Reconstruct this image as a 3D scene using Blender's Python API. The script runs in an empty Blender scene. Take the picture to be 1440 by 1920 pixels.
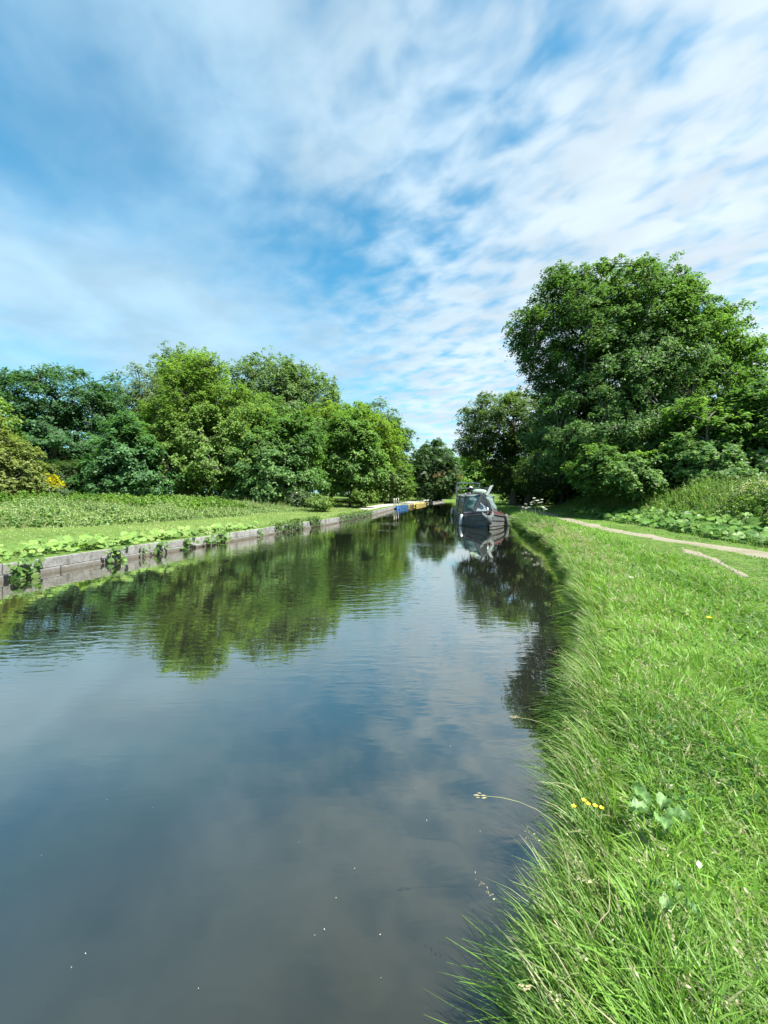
import bpy, math, random
import numpy as np
from mathutils import Vector, Matrix
C = bpy.context.scene
COL = C.collection
R = math.radians

# ------------------------------------------------------------------ camera
EYE = 1.65
F, CX, HY = 740.0, 720.0, 925.0
cam_d = bpy.data.cameras.new("camera")
cam = bpy.data.objects.new("camera", cam_d); COL.objects.link(cam)
cam.location = (0, 0, EYE); cam.rotation_euler = (R(90), 0, 0)
cam_d.sensor_fit = 'VERTICAL'; cam_d.sensor_height = 24.0
cam_d.lens = F / 1920 * 24.0; cam_d.shift_y = -35 / 1920
cam_d.clip_start = 0.05; cam_d.clip_end = 3000
C.camera = cam

# ------------------------------------------------------------------ sun, sky, exposure
SUN_EL, SUN_AZ = R(58), R(122)          # azimuth clockwise from +Y
sdir = Vector((math.sin(SUN_AZ) * math.cos(SUN_EL), math.cos(SUN_AZ) * math.cos(SUN_EL), math.sin(SUN_EL)))
sl = bpy.data.lights.new("sun", 'SUN'); sl.energy = 4.4; sl.angle = R(0.6); sl.color = (1.0, 0.96, 0.88)
so = bpy.data.objects.new("sun", sl); COL.objects.link(so)
so.rotation_euler = sdir.to_track_quat('Z', 'Y').to_euler(); so.location = (30, -10, 40)
C.view_settings.view_transform = 'Standard'; C.view_settings.look = 'None'
C.view_settings.exposure = 1.66; C.view_settings.gamma = 1.0
C.cycles.max_bounces = 6; C.cycles.diffuse_bounces = 3; C.cycles.glossy_bounces = 3
C.cycles.transmission_bounces = 3; C.cycles.transparent_max_bounces = 6
C.cycles.use_denoising = True; C.cycles.caustics_reflective = False; C.cycles.caustics_refractive = False
C.cycles.sample_clamp_indirect = 4.0

W = bpy.data.worlds.new("World"); C.world = W; W.use_nodes = True
nt = W.node_tree; N = nt.nodes; Lk = nt.links; N.clear()

class G:
    """tiny node-graph helper"""
    def __init__(s, tree): s.t = tree
    def n(s, typ, **kw):
        nd = s.t.nodes.new(typ)
        for k, v in kw.items():
            if k == 'ins':
                for kk, vv in v.items(): s.put(nd, kk, vv)
            else: setattr(nd, k, v)
        return nd
    def put(s, nd, k, v):
        sock = nd.inputs[k]
        if hasattr(v, 'is_output') or isinstance(v, bpy.types.NodeSocket): s.t.links.new(v, sock)
        else: sock.default_value = v
    def m(s, op, a, b=None, c=None, clamp=False):
        nd = s.t.nodes.new('ShaderNodeMath'); nd.operation = op; nd.use_clamp = clamp
        for i, v in enumerate((a, b, c)):
            if v is not None: s.put(nd, i, v)
        return nd.outputs[0]
    def vm(s, op, a, b=None):
        nd = s.t.nodes.new('ShaderNodeVectorMath'); nd.operation = op
        s.put(nd, 0, a)
        if b is not None: s.put(nd, 1, b)
        return nd.outputs[1] if op in ('LENGTH', 'DISTANCE', 'DOT_PRODUCT') else nd.outputs[0]
    def noise(s, vec, scale, detail=4, rough=.5, dist=0):
        nd = s.t.nodes.new('ShaderNodeTexNoise')
        s.put(nd, 'Vector', vec); s.put(nd, 'Scale', scale); s.put(nd, 'Detail', detail)
        s.put(nd, 'Roughness', rough); s.put(nd, 'Distortion', dist)
        return nd.outputs[0]
    def mapr(s, v, a, b, c=0., d=1., smooth=True):
        nd = s.t.nodes.new('ShaderNodeMapRange')
        nd.interpolation_type = 'SMOOTHSTEP' if smooth else 'LINEAR'
        for i, q in enumerate((v, a, b, c, d)): s.put(nd, i, q)
        return nd.outputs[0]
    def mix(s, f, a, b, kind='MIX'):
        nd = s.t.nodes.new('ShaderNodeMix'); nd.data_type = 'RGBA'; nd.blend_type = kind
        s.put(nd, 0, f); s.put(nd, 6, a); s.put(nd, 7, b)
        return nd.outputs[2]

g = G(nt)
tc = g.n('ShaderNodeTexCoord').outputs['Generated']
sky = g.n('ShaderNodeTexSky', sky_type='NISHITA', sun_disc=False, sun_elevation=SUN_EL, sun_rotation=SUN_AZ,
          air_density=1.0, dust_density=0.4, ozone_density=2.5)
skyc = g.mix(1.0, sky.outputs[0], (0.33, 0.80, 0.78, 1), 'MULTIPLY')
sep = g.n('ShaderNodeSeparateXYZ'); g.put(sep, 0, tc)
dx, dy, dz = sep.outputs
zc = g.m('ADD', g.m('MAXIMUM', dz, 0.0), 0.06)
px = g.m('DIVIDE', dx, zc); py = g.m('DIVIDE', dy, zc)
P = g.n('ShaderNodeCombineXYZ', ins={0: px, 1: py, 2: 0.0}).outputs[0]
# streets of altocumulus run away towards the right-hand horizon
rot0 = g.n('ShaderNodeMapping', ins={'Vector': P, 'Rotation': (0, 0, R(39))}).outputs[0]
rot = g.n('ShaderNodeMapping', ins={'Vector': rot0, 'Scale': (1.0, 1.3, 1.0)}).outputs[0]
big = g.noise(P, 0.75, 3, .5, .3)
mid = g.noise(rot, 1.15, 4, .55, .35)
fine = g.noise(rot, 6.4, 3, .5, .25)
soft = g.noise(P, 1.9, 2, .4, .4)
def blob(x, y, r):
    d = g.vm('DISTANCE', P, (x, y, 0))
    return g.mapr(d, 0.0, r, 1.0, 0.0)
rightness = g.mapr(px, -0.7, 1.0, 0.0, 1.0)
cov = g.m('ADD', g.m('MULTIPLY', big, 0.5), g.m('MULTIPLY', mid, 0.55))
finew = g.m('ADD', 0.14, g.m('MULTIPLY', g.mapr(px, -0.75, 0.3, 0.0, 1.0), 0.62))
cov = g.m('ADD', cov, g.m('MULTIPLY', g.m('SUBTRACT', fine, 0.5), g.m('MULTIPLY', finew, 1.75)))
cov = g.m('ADD', cov, g.m('MULTIPLY', g.m('SUBTRACT', soft, 0.5), 0.35))
cov = g.m('ADD', cov, g.m('MULTIPLY', rightness, 0.20))
for (bx, by, br, am) in ((-1.1, .95, .66, -.30), (-.55, 1.25, .6, -.12), (-.15, 1.6, .6, -.22), (.20, 1.55, .5, -.10), (.24, .85, .3, -.2), (-.05, 2.1, .6, -.05),
                         (-1.5, 1.75, .95, .34), (-.9, 2.5, 1.2, .24), (-.25, .85, .5, .10)):
    cov = g.m('ADD', cov, g.m('MULTIPLY', blob(bx, by, br), am))
fac = g.mapr(cov, 0.10, 0.86, 0.0, 1.0)
hz = g.mapr(dz, 0.0, 0.28, 0.80, 0.0)
fac = g.m('MAXIMUM', fac, hz)
fac = g.m('MULTIPLY', fac, 0.95)
cl = g.mix(rightness, (1.75, 2.60, 3.25, 1), (2.75, 3.15, 3.45, 1))
shade = g.mapr(g.noise(rot, 2.2, 3, .5, .2), .3, .7, .86, 1.05)
cl = g.mix(1.0, cl, g.n('ShaderNodeCombineXYZ', ins={0: shade, 1: shade, 2: shade}).outputs[0], 'MULTIPLY')
allc = g.mix(fac, skyc, cl)
bg = g.n('ShaderNodeBackground', ins={'Color': allc, 'Strength': 0.1})
out = g.n('ShaderNodeOutputWorld'); Lk.new(bg.outputs[0], out.inputs[0])

# ------------------------------------------------------------------ helpers
rng = np.random.default_rng(7)
random.seed(3)

def at(px_, py_, d):
    """the world point seen at that place of the photo, d metres away"""
    return np.array([(px_ - CX) / F * d, d, EYE - (py_ - HY) / F * d])

def tag(o, label=None, cat=None, group=None, kind=None):
    if label: o['label'] = label
    if cat: o['category'] = cat
    if group: o['group'] = group
    if kind: o['kind'] = kind
    return o

def empty(name, loc, label, cat, group=None, rz=0.0):
    o = bpy.data.objects.new(name, None); COL.objects.link(o)
    o.location = tuple(float(v) for v in loc); o.rotation_euler = (0, 0, rz); o.empty_display_size = .2
    return tag(o, label, cat, group)

def link_mesh(name, me, mat, parent=None, loc=None):
    o = bpy.data.objects.new(name, me); COL.objects.link(o)
    if mat is not None: me.materials.append(mat)
    if parent is not None: o.parent = parent
    if loc is not None: o.location = tuple(float(v) for v in loc)
    return o

def np_mesh(name, V, Q, mat, col=None, parent=None, smooth=False, loc=None):
    V = np.asarray(V, dtype=np.float32); Q = np.asarray(Q, dtype=np.int32)
    me = bpy.data.meshes.new(name)
    k = Q.shape[1]; n = len(Q)
    me.vertices.add(len(V)); me.vertices.foreach_set('co', V.ravel())
    me.loops.add(n * k); me.loops.foreach_set('vertex_index', Q.ravel())
    me.polygons.add(n); me.polygons.foreach_set('loop_start', np.arange(0, n * k, k, dtype=np.int32))
    if smooth: me.polygons.foreach_set('use_smooth', np.ones(n, dtype=bool))
    if col is not None:
        a = me.color_attributes.new('col', 'FLOAT_COLOR', 'POINT')
        c4 = np.ones((len(V), 4), dtype=np.float32); c4[:, :3] = col
        a.data.foreach_set('color', c4.ravel())
    me.update(calc_edges=True)
    return link_mesh(name, me, mat, parent, loc)

class MB:
    """collects simple shapes into one mesh"""
    def __init__(s): s.V = []; s.F = []
    def add(s, v, f):
        b = len(s.V); s.V += [tuple(map(float, p)) for p in v]; s.F += [tuple(i + b for i in q) for q in f]; return s
    def box(s, c, h, rot=None, taper=None):
        v = []
        for z in (-1, 1):
            t = 1 if (taper is None or z < 0) else taper
            for x, y in ((-1, -1), (1, -1), (1, 1), (-1, 1)):
                p = Vector((x * h[0] * t, y * h[1] * t, z * h[2]))
                if rot is not None: p = rot @ p
                v.append((p[0] + c[0], p[1] + c[1], p[2] + c[2]))
        return s.add(v, [(3, 2, 1, 0), (4, 5, 6, 7), (0, 1, 5, 4), (1, 2, 6, 5), (2, 3, 7, 6), (3, 0, 4, 7)])
    def prism(s, poly, a, b):
        """closed loop of points 'poly' (list of xyz) swept by vector from a to b"""
        n = len(poly)
        v = [tuple(np.add(p, a)) for p in poly] + [tuple(np.add(p, b)) for p in poly]
        f = [tuple(range(n - 1, -1, -1)), tuple(range(n, 2 * n))] + [(i, (i + 1) % n, n + (i + 1) % n, n + i) for i in range(n)]
        return s.add(v, f)
    def tube(s, pts, r, seg=8, close=True):
        pts = [Vector(p) for p in pts]; n = len(pts)
        rr = r if hasattr(r, '__len__') else [r] * n
        v = []; up = Vector((0, 0, 1))
        for i, p in enumerate(pts):
            d = (pts[min(i + 1, n - 1)] - pts[max(i - 1, 0)]).normalized()
            a = d.cross(up if abs(d.z) < .95 else Vector((1, 0, 0))).normalized(); b = d.cross(a)
            for k in range(seg):
                t = 2 * math.pi * k / seg
                v.append(p + a * (math.cos(t) * rr[i]) + b * (math.sin(t) * rr[i]))
        f = [(i * seg + k, i * seg + (k + 1) % seg, (i + 1) * seg + (k + 1) % seg, (i + 1) * seg + k) for i in range(n - 1) for k in range(seg)]
        if close: f += [tuple(range(seg))[::-1], tuple(range((n - 1) * seg, n * seg))]
        return s.add(v, f)
    def lathe(s, c, prof, seg=14, rot=None):
        v = []
        for (r_, z_) in prof:
            for k in range(seg):
                t = 2 * math.pi * k / seg
                p = Vector((r_ * math.cos(t), r_ * math.sin(t), z_))
                if rot is not None: p = rot @ p
                v.append(p + Vector(c))
        m = len(prof)
        f = [(i * seg + k, i * seg + (k + 1) % seg, (i + 1) * seg + (k + 1) % seg, (i + 1) * seg + k) for i in range(m - 1) for k in range(seg)]
        f += [tuple(range(seg))[::-1], tuple(range((m - 1) * seg, m * seg))]
        return s.add(v, f)
    def build(s, name, mat, parent=None, bevel=0, smooth=False, solid=0):
        me = bpy.data.meshes.new(name); me.from_pydata(s.V, [], s.F); me.update()
        if smooth:
            for p in me.polygons: p.use_smooth = True
        o = link_mesh(name, me, mat, parent)
        if solid:
            m = o.modifiers.new('s', 'SOLIDIFY'); m.thickness = solid
        if bevel:
            m = o.modifiers.new('b', 'BEVEL'); m.width = bevel; m.segments = 2; m.limit_method = 'ANGLE'
        return o

# ------------------------------------------------------------------ materials
def new_mat(name):
    m = bpy.data.materials.new(name); m.use_nodes = True
    m.node_tree.nodes.clear()
    return m, G(m.node_tree)

def finish(g_, shader, disp=None):
    o = g_.n('ShaderNodeOutputMaterial'); g_.t.links.new(shader, o.inputs[0])

def bump(g_, h, strength=.3, dist=.02):
    return g_.n('ShaderNodeBump', ins={'Height': h, 'Strength': strength, 'Distance': dist}).outputs[0]

def paint(name, c, rough=.5, metal=0., scale=6., var=.25, dirt=None, dirt_amt=.5, bumps=.1, coat=0.):
    """worn paint / fabric / plastic: base colour with large and fine variation"""
    m, g_ = new_mat(name)
    oc = g_.n('ShaderNodeTexCoord').outputs['Object']
    n1 = g_.noise(oc, scale, 6, .6, .3); n2 = g_.noise(oc, scale * 7, 4, .6)
    f = g_.m('ADD', g_.m('MULTIPLY', n1, .65), g_.m('MULTIPLY', n2, .35))
    a = tuple(v * (1 - var) for v in c) + (1,); b = tuple(min(1, v * (1 + var)) for v in c) + (1,)
    cc = g_.mix(g_.mapr(f, .3, .7), a, b)
    if dirt:
        dn = g_.mapr(g_.noise(oc, scale * 1.7, 7, .7, .5), .48, .68, 0, dirt_amt)
        cc = g_.mix(dn, cc, tuple(dirt) + (1,))
    p = g_.n('ShaderNodeBsdfPrincipled', ins={'Base Color': cc, 'Metallic': metal, 'Roughness': g_.mapr(n2, .2, .8, max(.05, rough - .12), min(1, rough + .12)),
                                             'Normal': bump(g_, f, bumps, .01), 'Coat Weight': coat})
    finish(g_, p.outputs[0]); return m

def leaf_mat(name, trans=.38, gloss=.35, tr_tint=(1.15, 1.25, .55)):
    m, g_ = new_mat(name)
    a = g_.n('ShaderNodeAttribute', attribute_name='col').outputs['Color']
    p = g_.n('ShaderNodeBsdfPrincipled', ins={'Base Color': a, 'Roughness': .48, 'Specular IOR Level': gloss})
    t = g_.n('ShaderNodeBsdfTranslucent', ins={'Color': g_.mix(1.0, a, tuple(tr_tint) + (1,), 'MULTIPLY')})
    mx = g_.n('ShaderNodeMixShader', ins={0: trans}); g_.t.links.new(p.outputs[0], mx.inputs[1]); g_.t.links.new(t.outputs[0], mx.inputs[2])
    finish(g_, mx.outputs[0]); return m

M_LEAF = leaf_mat('leaf', .48, .22)
M_GRASS = leaf_mat('grass_blade', .42, .4)
M_BROAD = leaf_mat('broad_leaf', .40, .30)
M_PETAL = leaf_mat('petal', .35, .2, (1, 1, 1))

def bark_mat():
    m, g_ = new_mat('bark')
    oc = g_.n('ShaderNodeTexCoord').outputs['Object']
    mp = g_.n('ShaderNodeMapping', ins={'Vector': oc, 'Scale': (5, 5, 1.2)}).outputs[0]
    n1 = g_.noise(mp, 2.5, 8, .7, .4); n2 = g_.noise(oc, .8, 4, .6)
    c = g_.mix(g_.mapr(n1, .3, .7), (.035, .03, .024, 1), (.14, .125, .10, 1))
    c = g_.mix(g_.mapr(n2, .45, .65, 0, .5), c, (.06, .08, .04, 1))
    p = g_.n('ShaderNodeBsdfPrincipled', ins={'Base Color': c, 'Roughness': .9, 'Normal': bump(g_, n1, .7, .04)})
    finish(g_, p.outputs[0]); return m
M_BARK = bark_mat()

def ground_mat():
    m, g_ = new_mat('turf_soil')
    oc = g_.n('ShaderNodeTexCoord').outputs['Object']
    n1 = g_.noise(oc, .35, 5, .6, .3); n2 = g_.noise(oc, 9, 6, .65); n3 = g_.noise(oc, 55, 4, .6)
    c = g_.mix(g_.mapr(n2, .35, .65), (.040, .075, .018, 1), (.10, .175, .035, 1))
    c = g_.mix(g_.mapr(n3, .5, .75, 0, .5), c, (.10, .11, .04, 1))
    c = g_.mix(g_.mapr(n1, .35, .65, 0, .5), c, (.12, .19, .045, 1))
    p = g_.n('ShaderNodeBsdfPrincipled', ins={'Base Color': c, 'Roughness': .95, 'Specular IOR Level': .1, 'Normal': bump(g_, g_.m('ADD', n2, n3), .6, .03)})
    finish(g_, p.outputs[0]); return m
M_GROUND = ground_mat()

def dirt_mat():
    m, g_ = new_mat('trodden_gravel')
    oc = g_.n('ShaderNodeTexCoord').outputs['Object']
    n1 = g_.noise(oc, 1.2, 5, .6, .3); n2 = g_.noise(oc, 25, 6, .7)
    v = g_.n('ShaderNodeTexVoronoi', ins={'Vector': oc, 'Scale': 60}).outputs['Distance']
    c = g_.mix(g_.mapr(n2, .3, .7), (.13, .115, .08, 1), (.30, .275, .215, 1))
    c = g_.mix(g_.mapr(n1, .5, .7, 0, .45), c, (.13, .13, .07, 1))
    p = g_.n('ShaderNodeBsdfPrincipled', ins={'Base Color': c, 'Roughness': .95, 'Specular IOR Level': .15, 'Normal': bump(g_, g_.m('ADD', n2, v), .5, .015)})
    finish(g_, p.outputs[0]); return m
M_DIRT = dirt_mat()

def wall_mat(name, a, b, moss):
    m, g_ = new_mat(name)
    oc = g_.n('ShaderNodeTexCoord').outputs['Object']
    n1 = g_.noise(oc, 1.6, 7, .65, .6); n2 = g_.noise(oc, 18, 6, .7)
    sp_ = g_.n('ShaderNodeMapping', ins={'Vector': oc, 'Scale': (3, 3, .5)}).outputs[0]
    n3 = g_.noise(sp_, 2.2, 5, .65)
    c = g_.mix(g_.mapr(g_.m('ADD', g_.m('MULTIPLY', n1, .6), g_.m('MULTIPLY', n2, .4)), .32, .68), a + (1,), b + (1,))
    c = g_.mix(g_.mapr(n3, .5, .7, 0, .65), c, (.07, .07, .05, 1))
    z = g_.n('ShaderNodeSeparateXYZ', ins={0: oc}).outputs[2]
    c = g_.mix(g_.m('MULTIPLY', g_.mapr(z, .02, .12, 1, 0), g_.mapr(n1, .35, .6, .5, 1)), c, moss + (1,))
    p = g_.n('ShaderNodeBsdfPrincipled', ins={'Base Color': c, 'Roughness': .9, 'Specular IOR Level': .2, 'Normal': bump(g_, n2, .6, .02)})
    finish(g_, p.outputs[0]); return m
M_WALL = wall_mat('weathered_concrete', (.135, .135, .13), (.33, .335, .33), (.10, .085, .06))
M_QUAY = wall_mat('quay_concrete', (.27, .255, .23), (.46, .44, .41), (.12, .12, .08))

def water_mat():
    m, g_ = new_mat('canal_water')
    oc = g_.n('ShaderNodeTexCoord').outputs['Object']
    sp_ = g_.n('ShaderNodeSeparateXYZ', ins={0: oc})
    X, Y, _z = sp_.outputs
    r1 = g_.n('ShaderNodeMapping', ins={'Vector': oc, 'Rotation': (0, 0, R(-14)), 'Scale': (1.0, 3.6, 1.0)}).outputs[0]
    r2 = g_.n('ShaderNodeMapping', ins={'Vector': oc, 'Rotation': (0, 0, R(9)), 'Scale': (1.0, 2.6, 1.0)}).outputs[0]
    w1 = g_.noise(r1, 2.9, 2, .45, .6); w2 = g_.noise(r2, 5.4, 1, .5, .3); w3 = g_.noise(oc, .9, 2, .5)
    gust = g_.mapr(g_.noise(oc, .22, 2, .5, .3), .44, .66, .12, 1.0)
    # breeze patch in the middle of the reach, glassy close to the towpath and under the trees
    mid_ = g_.m('MULTIPLY', g_.mapr(Y, 2.4, 4.4), g_.mapr(Y, 16, 45, 1, .25))
    side = g_.mapr(X, 2.6, -.4)
    amp = g_.m('MULTIPLY', g_.m('ADD', .12, g_.m('MULTIPLY', g_.m('MULTIPLY', mid_, side), .9)), gust)
    amp = g_.m('ADD', amp, .04)
    h = g_.m('MULTIPLY', g_.m('ADD', g_.m('MULTIPLY', w1, 1.0), g_.m('MULTIPLY', w2, .45)), amp)
    h = g_.m('ADD', h, g_.m('MULTIPLY', w3, .2))
    b = g_.n('ShaderNodeBump', ins={'Height': h, 'Strength': .5, 'Distance': .013}).outputs[0]
    silt = g_.noise(oc, .5, 4, .6, .4)
    c = g_.mix(g_.mapr(silt, .3, .7), (.012, .014, .012, 1), (.018, .019, .013, 1))
    lw = g_.n('ShaderNodeLayerWeight', ins={'Blend': .5, 'Normal': b}).outputs['Facing']
    refl = g_.m('ADD', .02, g_.m('MULTIPLY', g_.m('POWER', lw, 1.6), 1.0), clamp=True)
    df = g_.n('ShaderNodeBsdfDiffuse', ins={'Color': c, 'Normal': b})
    gl = g_.n('ShaderNodeBsdfGlossy', ins={'Color': (.97, .95, .88, 1), 'Roughness': .015, 'Normal': b})
    mx = g_.n('ShaderNodeMixShader', ins={0: refl}); g_.t.links.new(df.outputs[0], mx.inputs[1]); g_.t.links.new(gl.outputs[0], mx.inputs[2])
    finish(g_, mx.outputs[0]); return m
M_WATER = water_mat()

# ------------------------------------------------------------------ terrain lines
def line(pts):
    ys = np.array([p[0] for p in pts], float); xs = np.array([p[1] for p in pts], float)
    yy = np.linspace(ys[0], ys[-1], 3000); xx = np.interp(yy, ys, xs)
    k = 17; ker = np.ones(k) / k
    xs2 = np.convolve(np.pad(xx, k // 2, mode='edge'), ker, mode='valid')
    return lambda y: np.interp(y, yy, xs2)
XL = line([(-60, -21), (-20, -12.9), (0, -8.8), (7.3, -7.25), (9.77, -6.52), (12.6, -5.52), (16.1, -4.45), (21.05, -2.84), (28.4, -1.15),
           (40.7, .94), (62.6, 6.3), (84, 12.7), (90, 26), (96, 60), (106, 300), (130, 900)])
XR = line([(-60, -11), (-20, -5.2), (-5, -2.0), (0, -.05), (1.2, .54), (1.92, .93), (2.57, 1.34), (3.76, 2.03), (6.26, 3.14), (8.4, 3.86),
           (11.1, 4.72), (14.4, 5.48), (17.4, 6.05), (20.3, 6.95), (30, 8.7), (45, 11.4), (60, 15.5), (75, 24), (82, 36), (88, 70), (96, 310), (120, 900)])
XV = line([(-60, 4), (0, 8.7), (8.7, 9.4), (13.3, 10.3), (20, 11.3), (30, 13.0), (50, 19.5), (80, 45), (130, 900)])   # foot of the verge bank
XP = line([(-60, 3), (-10, 8.0), (5, 8.25), (8.7, 8.35), (11.2, 8.2), (14.3, 8.3), (18, 8.9), (23, 10.0), (30, 11.5), (50, 16.5), (80, 42), (130, 880)])  # path centre

def ss(a, b, x):
    t = np.clip((x - a) / (b - a), 0, 1); return t * t * (3 - 2 * t)

def vnoise(x, y, s, seed=0):
    """smooth value noise for numpy arrays"""
    x = np.asarray(x) / s + seed * 17.3; y = np.asarray(y) / s + seed * 9.1
    xi = np.floor(x).astype(np.int64); yi = np.floor(y).astype(np.int64); fx = x - xi; fy = y - yi
    fx = fx * fx * (3 - 2 * fx); fy = fy * fy * (3 - 2 * fy)
    def h(a, b):
        n = (a * 374761393 + b * 668265263 + seed * 1442695) & 0xffffffff
        n = ((n ^ (n >> 13)) * 1274126177) & 0xffffffff
        return ((n ^ (n >> 16)) & 0xffff) / 65535.0
    return (h(xi, yi) * (1 - fx) + h(xi + 1, yi) * fx) * (1 - fy) + (h(xi, yi + 1) * (1 - fx) + h(xi + 1, yi + 1) * fx) * fy

def edge_wiggle(y):
    return (vnoise(y, y * 0, .9, 3) - .5) * .22 + (vnoise(y, y * 0, .33, 4) - .5) * .10

def gz(x, y):
    x = np.asarray(x, float); y = np.asarray(y, float)
    tl = XL(y) - x; tr = x - (XR(y) + edge_wiggle(y))
    left = .33 + .035 * np.clip(tl - 2, 0, 25) + ss(6, 30, tl) * .35 + (vnoise(x, y, 3.0, 5) - .5) * .10 * ss(.4, 2, tl)
    tv = x - XV(y)
    rise = ss(0.0, 3.6, tv) * 1.0 * ss(45, 14, y) + ss(0, 10, tv) * .3
    right = .05 + .25 * ss(-.02, .30, tr) + (vnoise(x, y, 1.1, 6) - .5) * .06 + rise
    z = np.where(tl > 0, left, np.where(tr > -.02, right, -1.2))
    return z

# ground: one sheet, columns follow both banks
def build_ground():
    ys = np.concatenate([np.linspace(-60, -2, 20)[:-1], np.linspace(-2, 12, 160)[:-1], np.linspace(12, 40, 110)[:-1], np.linspace(40, 130, 120)])
    ys = np.concatenate([ys, np.geomspace(136, 1500, 22)])
    tl = np.concatenate([np.geomspace(1200, 30, 18), np.linspace(28, 1, 34), [.6, .3, .12, .04]])
    tr = np.concatenate([[0, .04, .09, .15, .22, .30, .42, .6], np.linspace(.8, 14, 90), np.geomspace(15, 40, 16), np.geomspace(50, 1200, 16)])
    rows = []
    for y in ys:
        yc = min(y, 130.0)
        xl = float(XL(yc)); xr = float(XR(yc) + edge_wiggle(np.array([yc]))[0])
        xs = np.concatenate([xl - tl, [xl - .02, xl - .015, (xl + xr) / 2, xr - .05, xr - .02], xr + tr])
        z = np.concatenate([gz(xl - tl, np.full(len(tl), yc)), [.33, -1.2, -1.6, -1.0, -.6], gz(xr + tr, np.full(len(tr), yc))])
        rows.append(np.stack([xs, np.full(len(xs), y), z], 1))
    V = np.array(rows); n, m, _ = V.shape
    I = np.arange(n * m).reshape(n, m)
    Q = np.stack([I[:-1, :-1], I[:-1, 1:], I[1:, 1:], I[1:, :-1]], -1).reshape(-1, 4)
    o = np_mesh('ground', V.reshape(-1, 3), Q, M_GROUND, smooth=True)
    tag(o, kind='structure')
build_ground()

def build_water():
    v = [(-60, -60, 0), (900, -60, 0), (900, 130, 0), (-60, 130, 0)]
    o = np_mesh('water', v, [(0, 1, 2, 3)], M_WATER); tag(o, kind='structure')
build_water()

def ribbon(name, ys, cx_fn, half_fn, mat, lift=.012, seed=1, nc=7):
    cols = np.linspace(-1, 1, nc); V = []
    for y in ys:
        ya = np.array([y])
        hl = half_fn(y) * (1 + (vnoise(ya, ya * 0, .5, seed)[0] - .5) * .7 + (vnoise(ya, ya * 0, .14, seed + 1)[0] - .5) * .35)
        hr = half_fn(y) * (1 + (vnoise(ya, ya * 0, .6, seed + 2)[0] - .5) * .7 + (vnoise(ya, ya * 0, .16, seed + 3)[0] - .5) * .35)
        c = float(cx_fn(y))
        xs = np.where(cols < 0, c + cols * hl, c + cols * hr)
        z = gz(xs, np.full(nc, y)) + lift
        z[0] -= lift * 2.2; z[-1] -= lift * 2.2
        V.append(np.stack([xs, np.full(nc, y), z], 1))
    V = np.array(V); n = len(ys); I = np.arange(n * nc).reshape(n, nc)
    Q = np.stack([I[:-1, :-1], I[:-1, 1:], I[1:, 1:], I[1:, :-1]], -1).reshape(-1, 4)
    wd = V[:, -1, 0] - V[:, 0, 0]; ok = np.repeat((wd[:-1] > .09) | (wd[1:] > .09), nc - 1)
    return np_mesh(name, V.reshape(-1, 3), Q[ok], mat, smooth=True)

tag(ribbon('path', np.linspace(-12, 60, 700), XP, lambda y: .34 + .006 * max(y, 0), M_DIRT, .014, 11), kind='structure')
XW = line([(1.5, 3.6), (3.0, 4.2), (5.1, 5.15), (6.2, 5.75), (8.0, 6.7), (11.0, 7.75), (12.5, 8.1)])
tag(ribbon('worn_path', np.linspace(2.2, 12.0, 160), XW, lambda y: .01 + .30 * max(0, float(vnoise(np.array([y]), np.array([0.]), .8, 79)[0]) - .30), M_DIRT, .012, 31), kind='structure')
tag(ribbon('quay', np.linspace(31, 84, 200), lambda y: XL(y) - .40 - (.25 + .9 * float(ss(31, 36, y))), lambda y: .25 + .9 * float(ss(31, 36, y)), M_QUAY, .016, 51), kind='structure')

# ------------------------------------------------------------------ canal wall on the far bank
def build_wall():
    w = empty('canal_wall', (float(XL(10)), 10, 0), 'weathered grey concrete canal wall along the left bank', 'wall')
    ys = np.linspace(-30, 83.8, 240)
    base = np.array([float(XL(10)), 10.0, 0.0])
    def strip(y0, y1, z0, z1, front, back, mb):
        n = max(2, int((y1 - y0) / .5) + 1); yy = np.linspace(y0, y1, n)
        V = []
        for y in yy:
            t = np.array([float(XL(y + .05) - XL(y - .05)), .1]); t /= np.linalg.norm(t)
            nrm = np.array([t[1], -t[0]])
            p = np.array([float(XL(y)), y])
            hz_ = .08 * float(ss(30, 80, y))
            for (off, z) in ((front, z0), (front, z1 + hz_), (-back, z1 + hz_), (-back, z0)):
                q = p + nrm * off - base[:2]
                V.append((q[0], q[1], z))
        f = []
        for i in range(n - 1):
            a = i * 4
            for k in range(4): f.append((a + k, a + (k + 1) % 4, a + 4 + (k + 1) % 4, a + 4 + k))
        f += [(0, 1, 2, 3), (4 * n - 4, 4 * n - 1, 4 * n - 2, 4 * n - 3)]
        mb.add(V, f)
    up = MB(); y = -30.0; rr = random.Random(5)
    while y < 83.8:
        L = rr.uniform(2.2, 3.4); y1 = min(y + L - .018, 83.8)
        strip(y, y1, .105, .305 + rr.uniform(-.008, .012), .02 + rr.uniform(-.008, .008), .30, up); y += L
    up.build('coping', M_WALL, w, bevel=.012)
    lo = MB(); y = -30.0
    while y < 83.8:
        L = rr.uniform(3.4, 5.0); y1 = min(y + L - .012, 83.8)
        strip(y, y1, -.9, .10, .045 + rr.uniform(-.006, .008), .28, lo); y += L
    lo.build('footing', M_WALL, w, bevel=.01)
build_wall()

# ------------------------------------------------------------------ foliage
def unit(v): return v / np.maximum(np.linalg.norm(v, axis=-1, keepdims=True), 1e-6)

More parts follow.
